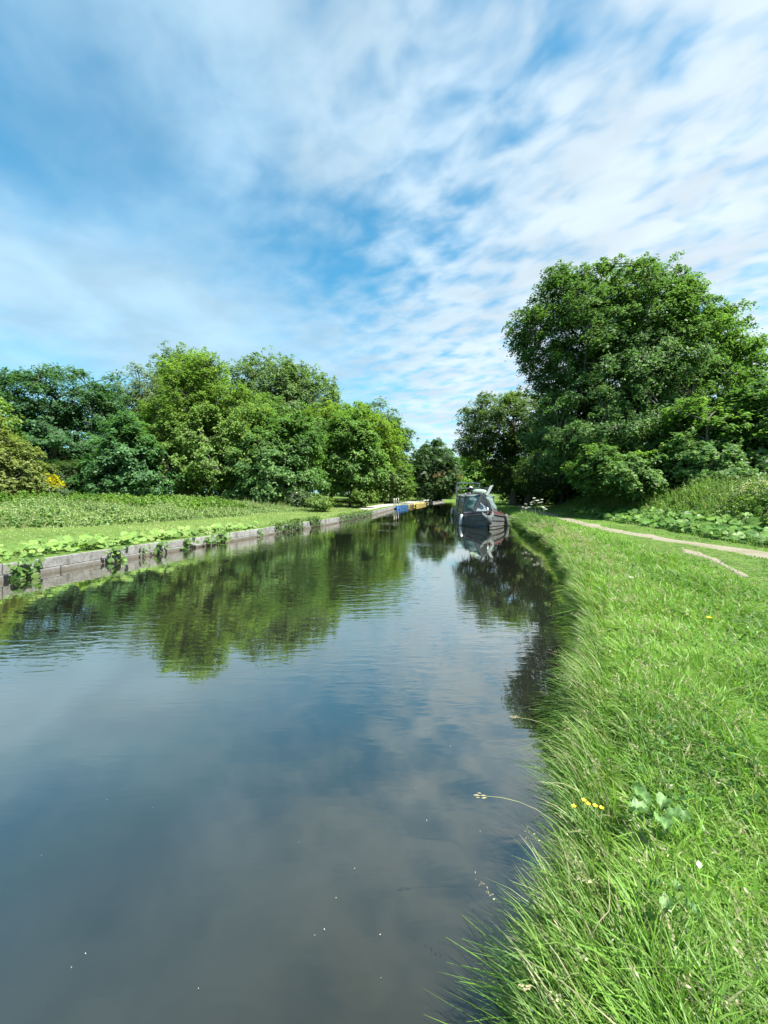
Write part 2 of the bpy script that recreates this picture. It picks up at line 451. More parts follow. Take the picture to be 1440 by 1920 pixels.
def leaves_mesh(P_, Nn, L, Wd, col):
    """diamond leaves folded along the midrib: 2 triangles-as-quads are too heavy, so one bent quad each"""
    n = len(P_)
    t = unit(np.cross(Nn, rng.normal(size=(n, 3)))); b = np.cross(Nn, t)
    L = L[:, None]; Wd = Wd[:, None]
    dr = Nn * (-.25) * L
    V = np.stack([P_ - t * L * .5, P_ + b * Wd * .5 + Nn * .06 * L, P_ + t * L * .5 + dr * .6, P_ - b * Wd * .5 + Nn * .06 * L], 1).reshape(-1, 3)
    Q = np.arange(4 * n).reshape(n, 4)
    return V, Q, np.repeat(col, 4, axis=0)

def mixcol(n, A, B, f, jit=.18):
    A = np.array(A); B = np.array(B)
    c = A + (B - A) * np.clip(f, 0, 1)[:, None]
    return np.clip(c * (1 + rng.normal(size=(n, 1)) * jit) * (1 + rng.normal(size=(n, 3)) * .05), .004, .9)

def np_tubes(curves, seg=5):
    """curves: list of (pts Nx3, radii N)"""
    Vs, Qs, base = [], [], 0
    for pts, rad in curves:
        pts = np.asarray(pts, float); n = len(pts)
        d = unit(np.gradient(pts, axis=0))
        ref = np.where(np.abs(d[:, 2:3]) > .9, np.array([[1., 0, 0]]), np.array([[0, 0, 1.]]))
        a = unit(np.cross(d, ref)); b = np.cross(d, a)
        th = np.linspace(0, 2 * np.pi, seg, endpoint=False)
        ring = pts[:, None] + (a[:, None] * np.cos(th)[None, :, None] + b[:, None] * np.sin(th)[None, :, None]) * np.asarray(rad)[:, None, None]
        I = np.arange(n * seg).reshape(n, seg) + base; J = np.roll(I, -1, axis=1)
        Qs.append(np.stack([I[:-1], J[:-1], J[1:], I[1:]], -1).reshape(-1, 4)); Vs.append(ring.reshape(-1, 3)); base += n * seg
    return np.concatenate(Vs), np.concatenate(Qs)

def bez(a, b, c, n):
    t = np.linspace(0, 1, n)[:, None]
    return a * (1 - t) ** 2 + 2 * b * t * (1 - t) + c * t * t

def tree(name, cat, label, base, trunks, ells, rc=1.0, leaf=.2, nleaf=30000, A=(.03, .075, .02), B=(.09, .17, .04), spread=1.0, flat=.55,
         group=None, limb_r=.16, inner=.35, hue=None, trunk_h=None, jit=.18, spike=0.0, bare=0.0):
    """ells: (centre xyz, (rx, ry, rz)). The crown is made of clumps on the ellipsoids; limbs reach each clump."""
    base = np.asarray(base, float)
    root = empty(name, base, label, cat, group)
    # clump centres
    cs = []
    areas = np.array([(e[1][0] * e[1][1] + e[1][1] * e[1][2] + e[1][0] * e[1][2]) for e in ells])
    tot = int(max(10, areas.sum() * 4.2 / (rc * rc * 1.5) * spread))
    for e, ar in zip(ells, areas):
        k = max(5, int(tot * ar / areas.sum() * 1.35))
        u = unit(rng.normal(size=(k, 3)))
        rad = np.where(rng.random(k) < inner, rng.uniform(.35, .8, k), rng.uniform(.80, 1.0, k))
        bump_ = 1 + (rng.random(k) - .5) * .22
        p = np.array(e[0]) + u * np.array(e[1]) * (rad * bump_)[:, None]
        keep = np.ones(k, bool)
        for e2 in ells:
            if e2 is e: continue
            q = (p - np.array(e2[0])) / np.array(e2[1])
            keep &= (np.sum(q * q, 1) > .40)
        cs.append(p[keep])
    cs = np.concatenate(cs)
    cs = cs[cs[:, 2] > base[2] + rc * .25]
    # thin out those too close
    order = rng.permutation(len(cs)); kept = []
    for i in order:
        if all(np.sum((cs[i] - cs[j]) ** 2) > (rc * .62) ** 2 for j in kept): kept.append(i)
    cs = cs[kept]; nc = len(cs)
    cen = np.mean([e[0] for e in ells], axis=0)
    # leaves
    nsub = 9; per = max(3, int(nleaf / (nc * nsub)))
    csz = rc * rng.uniform(.75, 1.25, nc)
    u = unit(rng.normal(size=(nc, nsub, 3)) + np.array([0, 0, .25]))
    sub = cs[:, None] + u * csz[:, None, None] * rng.uniform(.35, 1.0, (nc, nsub, 1)) * np.array([1, 1, flat])
    if spike: sub[..., 2] += rng.random((nc, nsub)) ** 2 * spike
    tone_c = rng.random(nc); tone_s = rng.random((nc, nsub)) * .5 + tone_c[:, None] * .5
    n = nc * nsub * per
    off = rng.normal(size=(nc, nsub, per, 3)) * csz[:, None, None, None] * .165 * np.array([1.15, 1.15, .62])
    off[..., 2] -= (off[..., 0] ** 2 + off[..., 1] ** 2) / (csz[:, None, None] * .55)      # umbrella droop
    Pp = (sub[:, :, None] + off).reshape(-1, 3)
    outw = unit(Pp - cen)
    Nn = unit(outw * .55 + np.array([0, 0, .80]) + rng.normal(size=(n, 3)) * .34)
    A = np.array(A) * 1.65 * np.array([1.08, .96, 1.10]); B = np.array(B) * 1.8 * np.array([1.08, .95, 1.12])
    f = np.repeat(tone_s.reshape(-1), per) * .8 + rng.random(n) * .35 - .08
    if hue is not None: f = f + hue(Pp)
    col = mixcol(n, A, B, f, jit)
    Ls = leaf * rng.uniform(.65, 1.35, n)
    V, Q, c4 = leaves_mesh(Pp, Nn, Ls, Ls * rng.uniform(.45, .72, n), col)
    np_mesh('crown', V - base, Q, M_LEAF, c4, root)
    # trunk and limbs
    curves = []
    if not isinstance(trunks, list): trunks = [trunks]
    tips = []
    for tr in trunks:
        p0 = np.array(tr[0], float); p1 = np.array(tr[1], float); r0 = tr[2]
        midp = (p0 + p1) / 2 + rng.normal(size=3) * np.array([.25, .25, 0]) * np.linalg.norm(p1 - p0) * .12
        pts = bez(p0 - np.array([0, 0, .3]), midp, p1, 9)
        rad = np.linspace(r0, r0 * .42, 9); rad[0] *= 1.45; rad[1] *= 1.12
        curves.append((pts, rad)); tips.append((pts, rad))
    allp = np.concatenate([t[0][3:] for t in tips]); allr = np.concatenate([t[1][3:] for t in tips])
    # limbs: pick a set of hub clumps, then twigs to the others from the nearest hub path
    nh = min(nc, max(5, int(nc ** .5 * 1.3)))
    hubs = [int(rng.integers(nc))]
    dmin = np.sum((cs - cs[hubs[0]]) ** 2, 1)
    for _ in range(nh - 1):
        j = int(np.argmax(dmin)); hubs.append(j); dmin = np.minimum(dmin, np.sum((cs - cs[j]) ** 2, 1))
    limb_pts, limb_r_ = [], []
    for hb in hubs:
        tgt = cs[hb]
        cost = np.linalg.norm(allp - tgt, axis=1) + np.maximum(0, allp[:, 2] - tgt[2] + .8) * 1.5
        k = int(np.argmin(cost + rng.random(len(cost)) * .8)); s = allp[k]
        m_ = (s + tgt) / 2 + np.array([0, 0, .12]) * np.linalg.norm(tgt - s) + rng.normal(size=3) * .25
        pts = bez(s, m_, tgt, 8); r0 = min(limb_r, allr[k] * .75)
        rad = np.linspace(r0, .03, 8); curves.append((pts, rad)); limb_pts.append(pts[1:]); limb_r_.append(rad[1:])
    lp = np.concatenate(limb_pts); lr = np.concatenate(limb_r_)
    for i in range(nc):
        if i in hubs: continue
        tgt = cs[i]
        dd = np.linalg.norm(lp - tgt, axis=1); k = int(np.argmin(dd + np.maximum(0, lp[:, 2] - tgt[2]) * .8)); s = lp[k]
        m_ = (s + tgt) / 2 + np.array([0, 0, .10]) * dd[k] + rng.normal(size=3) * .12
        curves.append((bez(s, m_, tgt, 5), np.linspace(min(.07, lr[k] * .8), .018, 5)))
    V, Q = np_tubes(curves, 6)
    np_mesh('trunk', V - base, Q, M_BARK, None, root, smooth=True)
    return root

def E(px_, py_, d, rxp, rzp, ry=None):
    """an ellipsoid of a crown, given by where and how large it is seen, at distance d"""
    rx = rxp / F * d; rz = rzp / F * d
    return (at(px_, py_, d), (rx, ry if ry else rx * .9, rz))

def ground_at(px_, d):
    x = (px_ - CX) / F * d
    return np.array([x, d, float(gz(x, d))])

def simple_tree(name, cat, label, bpx, d, ells, th=.45, tr=.22, **kw):
    b = ground_at(bpx, d)
    top = np.mean([e[0] for e in ells], axis=0)
    ymax = max(e[0][2] + e[1][2] for e in ells)
    tip = np.array([b[0] * .6 + top[0] * .4, b[1] * .6 + top[1] * .4, b[2] + (ymax - b[2]) * (.5 + th * .5)])
    return tree(name, cat, label, b, (b, tip, tr), ells, **kw)

# colours (albedo)
DK = ((.022, .056, .020), (.066, .128, .040))
MD = ((.034, .090, .024), (.105, .205, .050))
LT = ((.055, .115, .022), (.135, .225, .045))
GY = ((.040, .085, .032), (.100, .170, .068))
YG = ((.045, .105, .016), (.120, .205, .028))
OL = ((.055, .090, .022), (.140, .190, .050))

# --- left bank, from left to right
simple_tree('broadleaf_tree', 'tree', 'tall dark green sycamore with flat leafy tiers at the far left of the tree line', 105, 37,
     [E(60, 760, 37, 80, 62, 4.2), E(140, 745, 38, 75, 60, 4.2), E(110, 830, 37, 110, 70, 4.2), E(30, 850, 38, 60, 60, 3.5), E(195, 800, 38, 45, 60, 3)],
     rc=1.15, leaf=.25, nleaf=62000, A=DK[0], B=(.045, .115, .04), flat=.32, inner=.3, tr=.32, limb_r=.2, group='trees on the left bank')
simple_tree('conifer_shrub', 'shrub', 'olive-yellow drooping evergreen shrub at the left edge of the photo above the weeds', 18, 21.5,
     [E(10, 880, 21.5, 62, 62, 1.6), E(-50, 850, 21.5, 70, 80, 1.8), E(55, 912, 21.5, 28, 34, .9)],
     rc=.42, leaf=.14, nleaf=42000, A=OL[0], B=OL[1], flat=.75, tr=.12, limb_r=.06)
simple_tree('young_tree', 'tree', 'small pale green tree poking in at the left edge above the olive shrub', -35, 24,
     [E(-28, 800, 24, 52, 45, 1.5)], rc=.6, leaf=.18, nleaf=9000, A=MD[0], B=LT[1], tr=.1, limb_r=.06)
simple_tree('broadleaf_tree', 'tree', 'loose grey-green treetop rising in the gap right of the dark sycamore', 255, 44,
     [E(262, 745, 44, 45, 60, 3.0), E(235, 790, 45, 50, 60, 3.0), E(300, 790, 46, 50, 70, 3.0)],
     rc=.95, leaf=.24, nleaf=24000, A=(.04, .075, .03), B=(.10, .155, .06), flat=.6, tr=.2, group='trees on the left bank')
simple_tree('dark_bush', 'bush', 'dense dark green holly bush between the yellow broom and the round sycamore', 128, 27,
     [E(128, 895, 27, 34, 34, 1.0), E(115, 915, 26.5, 26, 20, .8)], rc=.4, leaf=.12, nleaf=14000, A=(.018, .045, .015), B=(.05, .095, .03), flat=.8, tr=.07, limb_r=.05)
simple_tree('broadleaf_tree', 'tree', 'round mid-green sycamore sapling in front of the dark gap on the left bank', 232, 27,
     [E(232, 850, 27, 58, 60, 2.0), E(215, 900, 26.6, 62, 38, 1.8), E(270, 905, 27, 50, 34, 1.6), E(235, 805, 27, 26, 26, 1.0)],
     rc=.72, leaf=.19, nleaf=42000, A=(.028, .082, .03), B=(.075, .170, .055), flat=.5, tr=.13, limb_r=.08, group='trees on the left bank')
# the big feathery ash
b = ground_at(400, 31)
tree('ash_tree', 'tree', 'tallest feathery light green tree with pale stems showing in the middle of the left bank', b,
     [(b, at(372, 740, 31), .20), (b + np.array([.4, .2, 0]), at(425, 790, 30.5), .15), (b + np.array([-.5, 0, 0]), at(330, 780, 31), .14), (b + np.array([.9, .3, 0]), at(470, 830, 31), .12)],
     [E(368, 728, 31, 62, 64, 2.4), E(340, 800, 30.5, 75, 70, 2.8), E(430, 800, 31, 78, 75, 2.8), E(380, 870, 30, 95, 60, 3.0), E(470, 870, 30.5, 62, 58, 2.6), E(310, 880, 30.5, 40, 45, 2)],
     rc=.72, leaf=.17, nleaf=110000, A=(.048, .105, .022), B=(.125, .215, .048), flat=.75, inner=.42, limb_r=.10, spike=.35, group='trees on the left bank')
for (cx_, cy_, d_, ww, hh, lab) in ((345, 720, 52, 58, 58, 'grey-green poplar crown topping out behind the feathery light green tree'),
                                  (500, 735, 50, 68, 62, 'grey-green silvery poplar behind, left one of the pair beside the tallest tree'),
                                  (575, 760, 52, 58, 62, 'grey-green silvery poplar behind, right one of the pair, sloping down towards the canal')):
    simple_tree('poplar_tree', 'tree', lab, cx_, d_, [E(cx_, cy_, d_, ww, hh, 4), E(cx_ - 20, cy_ + 70, d_, ww, 70, 4), E(cx_ + 30, cy_ + 60, d_, ww * .8, 70, 4)],
         rc=1.1, leaf=.30, nleaf=56000, spread=1.4, A=GY[0], B=GY[1], flat=.9, spike=1.0, tr=.3, limb_r=.18, group='trees on the left bank')
simple_tree('broadleaf_tree', 'tree', 'mid-green sycamore with pale leaf sprays just right of the feathery tree', 500, 31,
     [E(490, 870, 30, 52, 60, 2.4), E(545, 850, 31.5, 58, 75, 2.4), E(560, 905, 31, 48, 36, 2.0), E(470, 915, 29, 40, 22, 1.6), E(500, 815, 32, 40, 50, 2)],
     rc=.8, leaf=.21, nleaf=52000, A=(.028, .080, .024), B=(.095, .185, .055), flat=.5, tr=.18, limb_r=.1, group='trees on the left bank')
simple_tree('broadleaf_tree', 'tree', 'dark leafy crown filling in between the silvery poplars and the feathery tree', 480, 42,
     [E(480, 800, 42, 70, 60, 3.4), E(560, 825, 42, 60, 60, 3.2), E(520, 880, 42, 90, 60, 3)], rc=1.1, leaf=.26, nleaf=34000, A=DK[0], B=MD[1], flat=.5, tr=.25, limb_r=.15, group='trees on the left bank')
simple_tree('lime_tree', 'tree', 'bright green round tree with a bare pale trunk standing beside the quay', 655, 36,
     [E(655, 845, 36, 55, 66, 2.6), E(620, 880, 36, 34, 40, 1.8), E(690, 875, 36, 34, 42, 1.8), E(660, 800, 36, 34, 34, 1.6)],
     rc=.8, leaf=.23, nleaf=42000, A=(.038, .095, .022), B=(.105, .20, .045), flat=.55, tr=.14, limb_r=.09, group='trees on the left bank')
simple_tree('maple_tree', 'tree', 'yellow-green maple crown glowing behind the bright green quayside tree', 620, 45,
     [E(615, 790, 45, 48, 42, 3), E(670, 800, 46, 52, 46, 3), E(715, 835, 47, 42, 50, 3), E(640, 860, 45, 70, 60, 3)],
     rc=1.0, leaf=.27, nleaf=36000, A=YG[0], B=YG[1], flat=.4, tr=.25, limb_r=.15, group='trees on the left bank')
simple_tree('broadleaf_tree', 'tree', 'dark green dome of a tree forming the right shoulder of the left-bank wood', 715, 56,
     [E(700, 800, 56, 48, 48, 3.5), E(735, 840, 57, 34, 60, 3.5), E(715, 890, 56, 50, 45, 3)], rc=1.2, leaf=.32, nleaf=26000, A=DK[0], B=(.065, .135, .04), tr=.3, limb_r=.16, flat=.55, group='trees on the left bank')
simple_tree('broadleaf_tree', 'tree', 'light green tree leaning over the quay end left of the small yellow floats', 732, 50,
     [E(728, 875, 50, 38, 48, 2.6), E(752, 900, 52, 24, 34, 2.2), E(700, 905, 49, 28, 28, 2)], rc=.9, leaf=.28, nleaf=20000, A=MD[0], B=(.10, .175, .04), tr=.18, limb_r=.1, group='trees on the left bank')
# --- far bend
simple_tree('broadleaf_tree', 'tree', 'dark green tree closing the view at the far bend of the canal', 812, 92,
     [E(812, 862, 92, 36, 36, 6), E(785, 890, 92, 32, 34, 5), E(835, 890, 93, 28, 34, 5)], rc=1.9, leaf=.55, nleaf=26000, A=(.02, .055, .02), B=(.06, .125, .035), tr=.35, limb_r=.2, group='trees round the far bend')
simple_tree('copper_bush', 'tree', 'brownish copper-leaved thorn tree hanging over the far bend', 838, 88,
     [E(836, 893, 87, 24, 26, 3), E(822, 905, 87, 22, 18, 3)], rc=1.1, leaf=.42, nleaf=12000, A=(.055, .055, .022), B=(.125, .115, .045), tr=.2, limb_r=.12)
simple_tree('broadleaf_tree', 'tree', 'low dark tree behind the quay end, beside the white sign', 775, 96,
     [E(770, 900, 95, 26, 24, 4), E(800, 912, 94, 30, 16, 4)], rc=1.5, leaf=.5, nleaf=12000, A=(.016, .045, .018), B=(.05, .11, .03), tr=.2, limb_r=.12, group='trees round the far bend')
simple_tree('broadleaf_tree', 'tree', 'sunlit fresh green tree right behind the moored narrowboat', 893, 99,
     [E(893, 873, 99, 30, 34, 5), E(920, 900, 98, 28, 24, 4), E(870, 905, 99, 24, 20, 4)], rc=1.7, leaf=.55, nleaf=22000, A=(.06, .14, .025), B=(.17, .30, .06), tr=.25, limb_r=.14, group='trees round the far bend')
simple_tree('broadleaf_tree', 'tree', 'dim green tree far behind between the copper thorn and the towpath oaks', 860, 118,
     [E(845, 885, 118, 40, 32, 6), E(930, 900, 115, 60, 34, 6), E(890, 915, 110, 60, 20, 5)], rc=2.4, leaf=.65, nleaf=20000, A=(.018, .05, .02), B=(.05, .11, .03), tr=.35, limb_r=.2, group='trees round the far bend')
# --- right bank
b = ground_at(962, 44)
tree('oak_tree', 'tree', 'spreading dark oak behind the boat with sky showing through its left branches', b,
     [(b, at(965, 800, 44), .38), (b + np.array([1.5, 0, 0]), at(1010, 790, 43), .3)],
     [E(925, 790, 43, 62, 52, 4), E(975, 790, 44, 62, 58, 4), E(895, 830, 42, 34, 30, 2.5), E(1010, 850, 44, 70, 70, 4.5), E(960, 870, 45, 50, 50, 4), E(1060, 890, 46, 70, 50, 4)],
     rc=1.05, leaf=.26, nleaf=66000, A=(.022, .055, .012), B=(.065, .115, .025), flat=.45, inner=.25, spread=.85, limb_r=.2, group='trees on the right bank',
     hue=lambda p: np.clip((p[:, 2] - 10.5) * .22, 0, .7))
b = ground_at(1185, 28)
tree('sycamore_tree', 'tree', 'huge domed green tree dominating the right bank, black limbs and sky gaps in its crown', b,
     [(b, at(1180, 700, 28), .50), (b + np.array([.3, 0, 1.5]), at(1120, 690, 27.5), .30), (b + np.array([.4, 0, 1.5]), at(1245, 680, 28), .30), (b + np.array([-.3, .3, 2]), at(1085, 750, 27), .24), (b + np.array([.5, .2, 2]), at(1290, 740, 28), .24)],
     [E(1165, 590, 28, 115, 98, 3.6), E(1075, 645, 27.5, 105, 92, 3.6), E(1250, 660, 28.5, 92, 86, 3.2), E(1160, 720, 27.5, 150, 90, 4.2), E(1320, 745, 28.5, 70, 70, 3.0),
      E(1090, 820, 26.5, 92, 90, 4.0), E(1210, 840, 26, 110, 70, 4.4), E(1040, 560, 28, 40, 38, 2), E(1002, 628, 27.5, 36, 46, 2.2), E(1328, 655, 28.5, 36, 48, 2.0), E(1338, 612, 28.5, 34, 44, 1.8), E(1075, 570, 28, 70, 66, 2.8), E(1235, 576, 28.5, 60, 66, 2.6), E(1365, 700, 28.5, 46, 60, 2.4)],
     rc=.86, leaf=.185, nleaf=270000, A=(.022, .064, .019), B=(.080, .155, .040), flat=.55, inner=.34, spread=.92, limb_r=.20, spike=.2, group='trees on the right bank')
simple_tree('sycamore_sapling', 'tree', 'pale green leafy sapling low in front of the huge tree, nearest the weeds', 1190, 20.5,
     [E(1180, 895, 20.5, 52, 34, 1.4), E(1240, 880, 21, 55, 40, 1.6), E(1120, 880, 22, 42, 42, 1.6)], rc=.5, leaf=.19, nleaf=24000, A=(.035, .09, .022), B=(.10, .19, .045), flat=.45, tr=.09, limb_r=.05, group='saplings below the huge tree')
simple_tree('sycamore_sapling', 'tree', 'bushy mid-green sapling under the right side of the huge tree', 1320, 20,
     [E(1310, 860, 20, 60, 48, 1.7), E(1370, 830, 20.5, 60, 60, 1.8), E(1345, 895, 19, 60, 24, 1.4), E(1300, 800, 22, 60, 50, 2)], rc=.62, leaf=.20, nleaf=42000, A=(.030, .085, .022), B=(.095, .180, .042), flat=.45, tr=.1, limb_r=.06, group='saplings below the huge tree')
simple_tree('broadleaf_tree', 'tree', 'mid-green tree cut by the right edge of the photo beyond the verge', 1440, 20,
     [E(1430, 780, 20.5, 52, 66, 2.2), E(1470, 830, 20, 70, 70, 2.4), E(1440, 880, 19, 60, 34, 1.8)], rc=.7, leaf=.21, nleaf=36000, A=(.030, .082, .024), B=(.095, .18, .05), flat=.5, tr=.16, limb_r=.09, group='trees on the right bank')
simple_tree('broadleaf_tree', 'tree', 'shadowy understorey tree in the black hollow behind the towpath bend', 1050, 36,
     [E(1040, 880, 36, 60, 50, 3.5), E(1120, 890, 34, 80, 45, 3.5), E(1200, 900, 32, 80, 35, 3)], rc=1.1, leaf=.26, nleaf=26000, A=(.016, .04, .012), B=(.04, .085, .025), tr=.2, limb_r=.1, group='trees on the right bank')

simple_tree('shade_bush', 'bush', 'black-green thicket added to darken the foot of the oak behind the boat', 985, 50,
     [E(985, 918, 50, 45, 34, 2.5), E(1035, 914, 49, 50, 38, 2.5), E(1090, 912, 47, 50, 40, 2.5)], rc=.9, leaf=.26, nleaf=26000, A=(.012, .032, .012), B=(.03, .07, .02), tr=.12, limb_r=.08)  # added to cover bright ground, stands in for deep shade
simple_tree('shade_bush', 'bush', 'dark thicket added to blacken the hollow below the huge tree', 1150, 40,
     [E(1140, 914, 40, 60, 42, 2.5), E(1210, 912, 38, 60, 42, 2.5), E(1290, 900, 36, 60, 46, 2.5)], rc=.9, leaf=.24, nleaf=26000, A=(.012, .034, .012), B=(.035, .075, .022), tr=.12, limb_r=.08)  # near-black leaves added where the hollow is only dark shade
simple_tree('broadleaf_tree', 'tree', 'deep green tree added to deepen the shade between the dark oak and the hollow', 1020, 60,
     [E(1000, 870, 60, 60, 60, 5), E(1070, 860, 62, 70, 70, 5), E(1030, 905, 58, 90, 26, 4)], rc=1.5, leaf=.36, nleaf=26000, A=(.012, .032, .012), B=(.035, .075, .022), tr=.3, limb_r=.16, group='trees on the right bank')  # extra tree, put in for more shade behind the trunks
simple_tree('shade_bush', 'bush', 'dark thicket added to hide the bright ground at the far bend behind the narrowboat', 900, 97,
     [E(850, 919, 97, 34, 14, 3), E(900, 917, 97, 40, 16, 3), E(955, 915, 98, 40, 18, 3)], rc=1.2, leaf=.42, nleaf=16000, A=(.012, .035, .012), B=(.04, .09, .025), tr=.12, limb_r=.08)  # added to darken the lit ground beyond the boat
# a wood standing behind the lines of trees: one mass nobody could count
def far_wood():
    blobs = []
    rr = np.random.default_rng(11)
    for x in np.arange(-150, 10, 7.5):
        blobs.append((np.array([x + rr.uniform(-2, 2), 62 + rr.uniform(0, 14) + max(0, -x - 60) * -.25, rr.uniform(4.0, 5.0)]), (5.5, 4, rr.uniform(4.6, 6.2))))
    for x in np.arange(14, 130, 8):
        blobs.append((np.array([x + rr.uniform(-2, 2), (108 if x < 44 else 62) + rr.uniform(0, 8), 3.6]), (6, 4, rr.uniform(4.8, 6.0))))
    for x in np.arange(26, 60, 6):
        blobs.append((np.array([x, 40 + rr.uniform(-3, 6), 4.0]), (4.5, 4, rr.uniform(4.5, 6.0))))
    Ps = []
    for c, r in blobs:
        k = 2600; u = unit(rr.normal(size=(k, 3)))
        cl = unit(rr.normal(size=(60, 3))); pick = cl[rr.integers(0, 60, k)]
        u = unit(pick + u * .22)
        Ps.append(c + u * np.array(r) * rr.uniform(.8, 1.03, (k, 1)))
    Pp = np.concatenate(Ps); Pp = Pp[Pp[:, 2] > .3]; n = len(Pp)
    Nn = unit(rng.normal(size=(n, 3)) * .5 + np.array([0, -.3, .8]))
    f = vnoise(Pp[:, 0], Pp[:, 2] + Pp[:, 1], 4, 2)
    L = rng.uniform(.5, .95, n)
    V, Q, c4 = leaves_mesh(Pp, Nn, L, L * .6, mixcol(n, (.018, .045, .016), (.07, .13, .04), f))
    tag(np_mesh('woodland', V, Q, M_LEAF, c4), 'dark mass of woodland closing off the ground behind both lines of trees', 'woodland', kind='stuff')
far_wood()

# ------------------------------------------------------------------ bushes and low plants
simple_tree('broom_bush', 'bush', 'bright yellow flowering broom bush beside the olive shrub', 88, 24.0,
     [E(86, 905, 24, 23, 14, .6)], rc=.28, leaf=.10, nleaf=5200, A=(.14, .17, .01), B=(.36, .36, .012), flat=.6, tr=.05, limb_r=.03)
simple_tree('rose_bush', 'bush', 'dark leafy bush with pale pink blossom under the yellow broom', 92, 22.5,
     [E(98, 930, 22.5, 30, 16, .7)], rc=.3, leaf=.10, nleaf=7000, A=(.02, .055, .02), B=(.09, .15, .06), flat=.8, tr=.04, limb_r=.03)
simple_tree('elder_bush', 'bush', 'dark bush starred with white elder blossom at the edge of the left wood', 565, 29.5,
     [E(562, 935, 29.5, 24, 15, .9)], rc=.35, leaf=.13, nleaf=6000, A=(.025, .06, .02), B=(.10, .16, .06), flat=.7, tr=.05, limb_r=.03)
simple_tree('hawthorn_bush', 'bush', 'rounded fresh green bush right of the bare pale trunk by the quay', 685, 35,
     [E(683, 932, 35, 26, 15, 1.1)], rc=.4, leaf=.15, nleaf=8000, A=(.045, .10, .02), B=(.12, .20, .04), flat=.9, tr=.05, limb_r=.03)
simple_tree('hawthorn_bush', 'bush', 'small light green bush between the elder blossom and the quay', 602, 27.5,
     [E(600, 943, 27.5, 24, 10, .8)], rc=.3, leaf=.12, nleaf=5000, A=(.045, .10, .02), B=(.12, .20, .05), flat=.9, tr=.04, limb_r=.02)

def flowers(owner_ctr, rad, n, size, col, parent, name='blossom'):
    u = unit(rng.normal(size=(n, 3)) + np.array([0, -.4, .4]))
    Pp = np.array(owner_ctr) + u * np.array(rad) * rng.uniform(.9, 1.08, (n, 1))
    L = size * rng.uniform(.6, 1.3, n)
    V, Q, c4 = leaves_mesh(Pp, unit(rng.normal(size=(n, 3)) * .4 + np.array([0, -.4, .7])), L, L * .8, mixcol(n, col, col, np.zeros(n), .08))
    return np_mesh(name, V - np.array(parent.location), Q, M_PETAL, c4, parent)
for o in [o for o in COL.objects if o.parent is None]:
    if o.name.startswith('elder_bush'): e = E(562, 935, 29.5, 24, 14, .9); flowers(e[0], e[1], 130, .11, (.78, .80, .72), o)
    if o.name.startswith('rose_bush'): e = E(82, 932, 22.3, 12, 12, .5); flowers(e[0], e[1], 150, .08, (.62, .50, .50), o)

# nettles / meadowsweet band: tall weeds
def herb_band(name, label, pts, hts, leaf, per, A, B, extra=None, mat=None, spiky=.5):
    """pts Nx2 plant feet; every plant is a column of leaves with a stem"""
    n = len(pts); z0 = gz(pts[:, 0], pts[:, 1])
    t = rng.random((n, per)) ** .65
    lean = rng.normal(size=(n, 2)) * .10
    r = (.05 + .12 * rng.random((n, per))) * (1.15 - t * .75)
    th = rng.random((n, per)) * 2 * np.pi
    X = pts[:, None, 0] + lean[:, :1] * t * hts[:, None] + np.cos(th) * r * hts[:, None] ** .5
    Y = pts[:, None, 1] + lean[:, 1:] * t * hts[:, None] + np.sin(th) * r * hts[:, None] ** .5
    Z = z0[:, None] + t * hts[:, None]
    Pp = np.stack([X, Y, Z], -1).reshape(-1, 3)
    N1 = np.stack([np.cos(th) * .5, np.sin(th) * .5, np.full(th.shape, .7)], -1).reshape(-1, 3)
    Nn = unit(N1 + rng.normal(size=N1.shape) * .35)
    tone = vnoise(pts[:, 0], pts[:, 1], 1.6, 8)[:, None] * .6 + rng.random((n, 1)) * .25 + t * .25
    L = leaf * rng.uniform(.6, 1.4, n * per) * (1.2 - t.reshape(-1) * .5)
    V, Q, c4 = leaves_mesh(Pp, Nn, L, L * .5, mixcol(n * per, A, B, tone.reshape(-1), .15))
    # stems
    top = np.stack([pts[:, 0] + lean[:, 0] * hts, pts[:, 1] + lean[:, 1] * hts, z0 + hts * 1.06], -1)
    w = .006 + .004 * np.abs(pts[:, 1:2]) / 10
    bx = np.stack([pts[:, 0], pts[:, 1], z0 - .05], -1); sx = np.array([[1.0, 0, 0]])
    VS = np.stack([bx - sx * w, bx + sx * w, top + sx * w * .4, top - sx * w * .4], 1).reshape(-1, 3)
    QS = np.arange(4 * n).reshape(n, 4) + len(V)
    CS = np.repeat(mixcol(n, (.08, .13, .04), (.17, .21, .09), rng.random(n)), 4, axis=0)
    V = np.concatenate([V, VS]); Q = np.concatenate([Q, QS]); c4 = np.concatenate([c4, CS])
    if extra is not None:                       # seed heads / blossom on some plants
        frac, cA, cB, sz, k = extra
        s = np.where(rng.random(n) < frac)[0]
        Pt = np.repeat(top[s], k, axis=0) + rng.normal(size=(len(s) * k, 3)) * np.array([sz, sz, sz * .6]) * 1.3
        m = len(Pt); L = sz * rng.uniform(.5, 1.1, m)
        v2, q2, c2 = leaves_mesh(Pt, unit(rng.normal(size=(m, 3)) * .5 + np.array([0, 0, 1])), L, L * .7, mixcol(m, cA, cB, rng.random(m), .1))
        Q = np.concatenate([Q, q2 + len(V)]); V = np.concatenate([V, v2]); c4 = np.concatenate([c4, c2])
    return tag(np_mesh(name, V, Q, mat or M_LEAF, c4), label, 'weeds', kind='stuff')

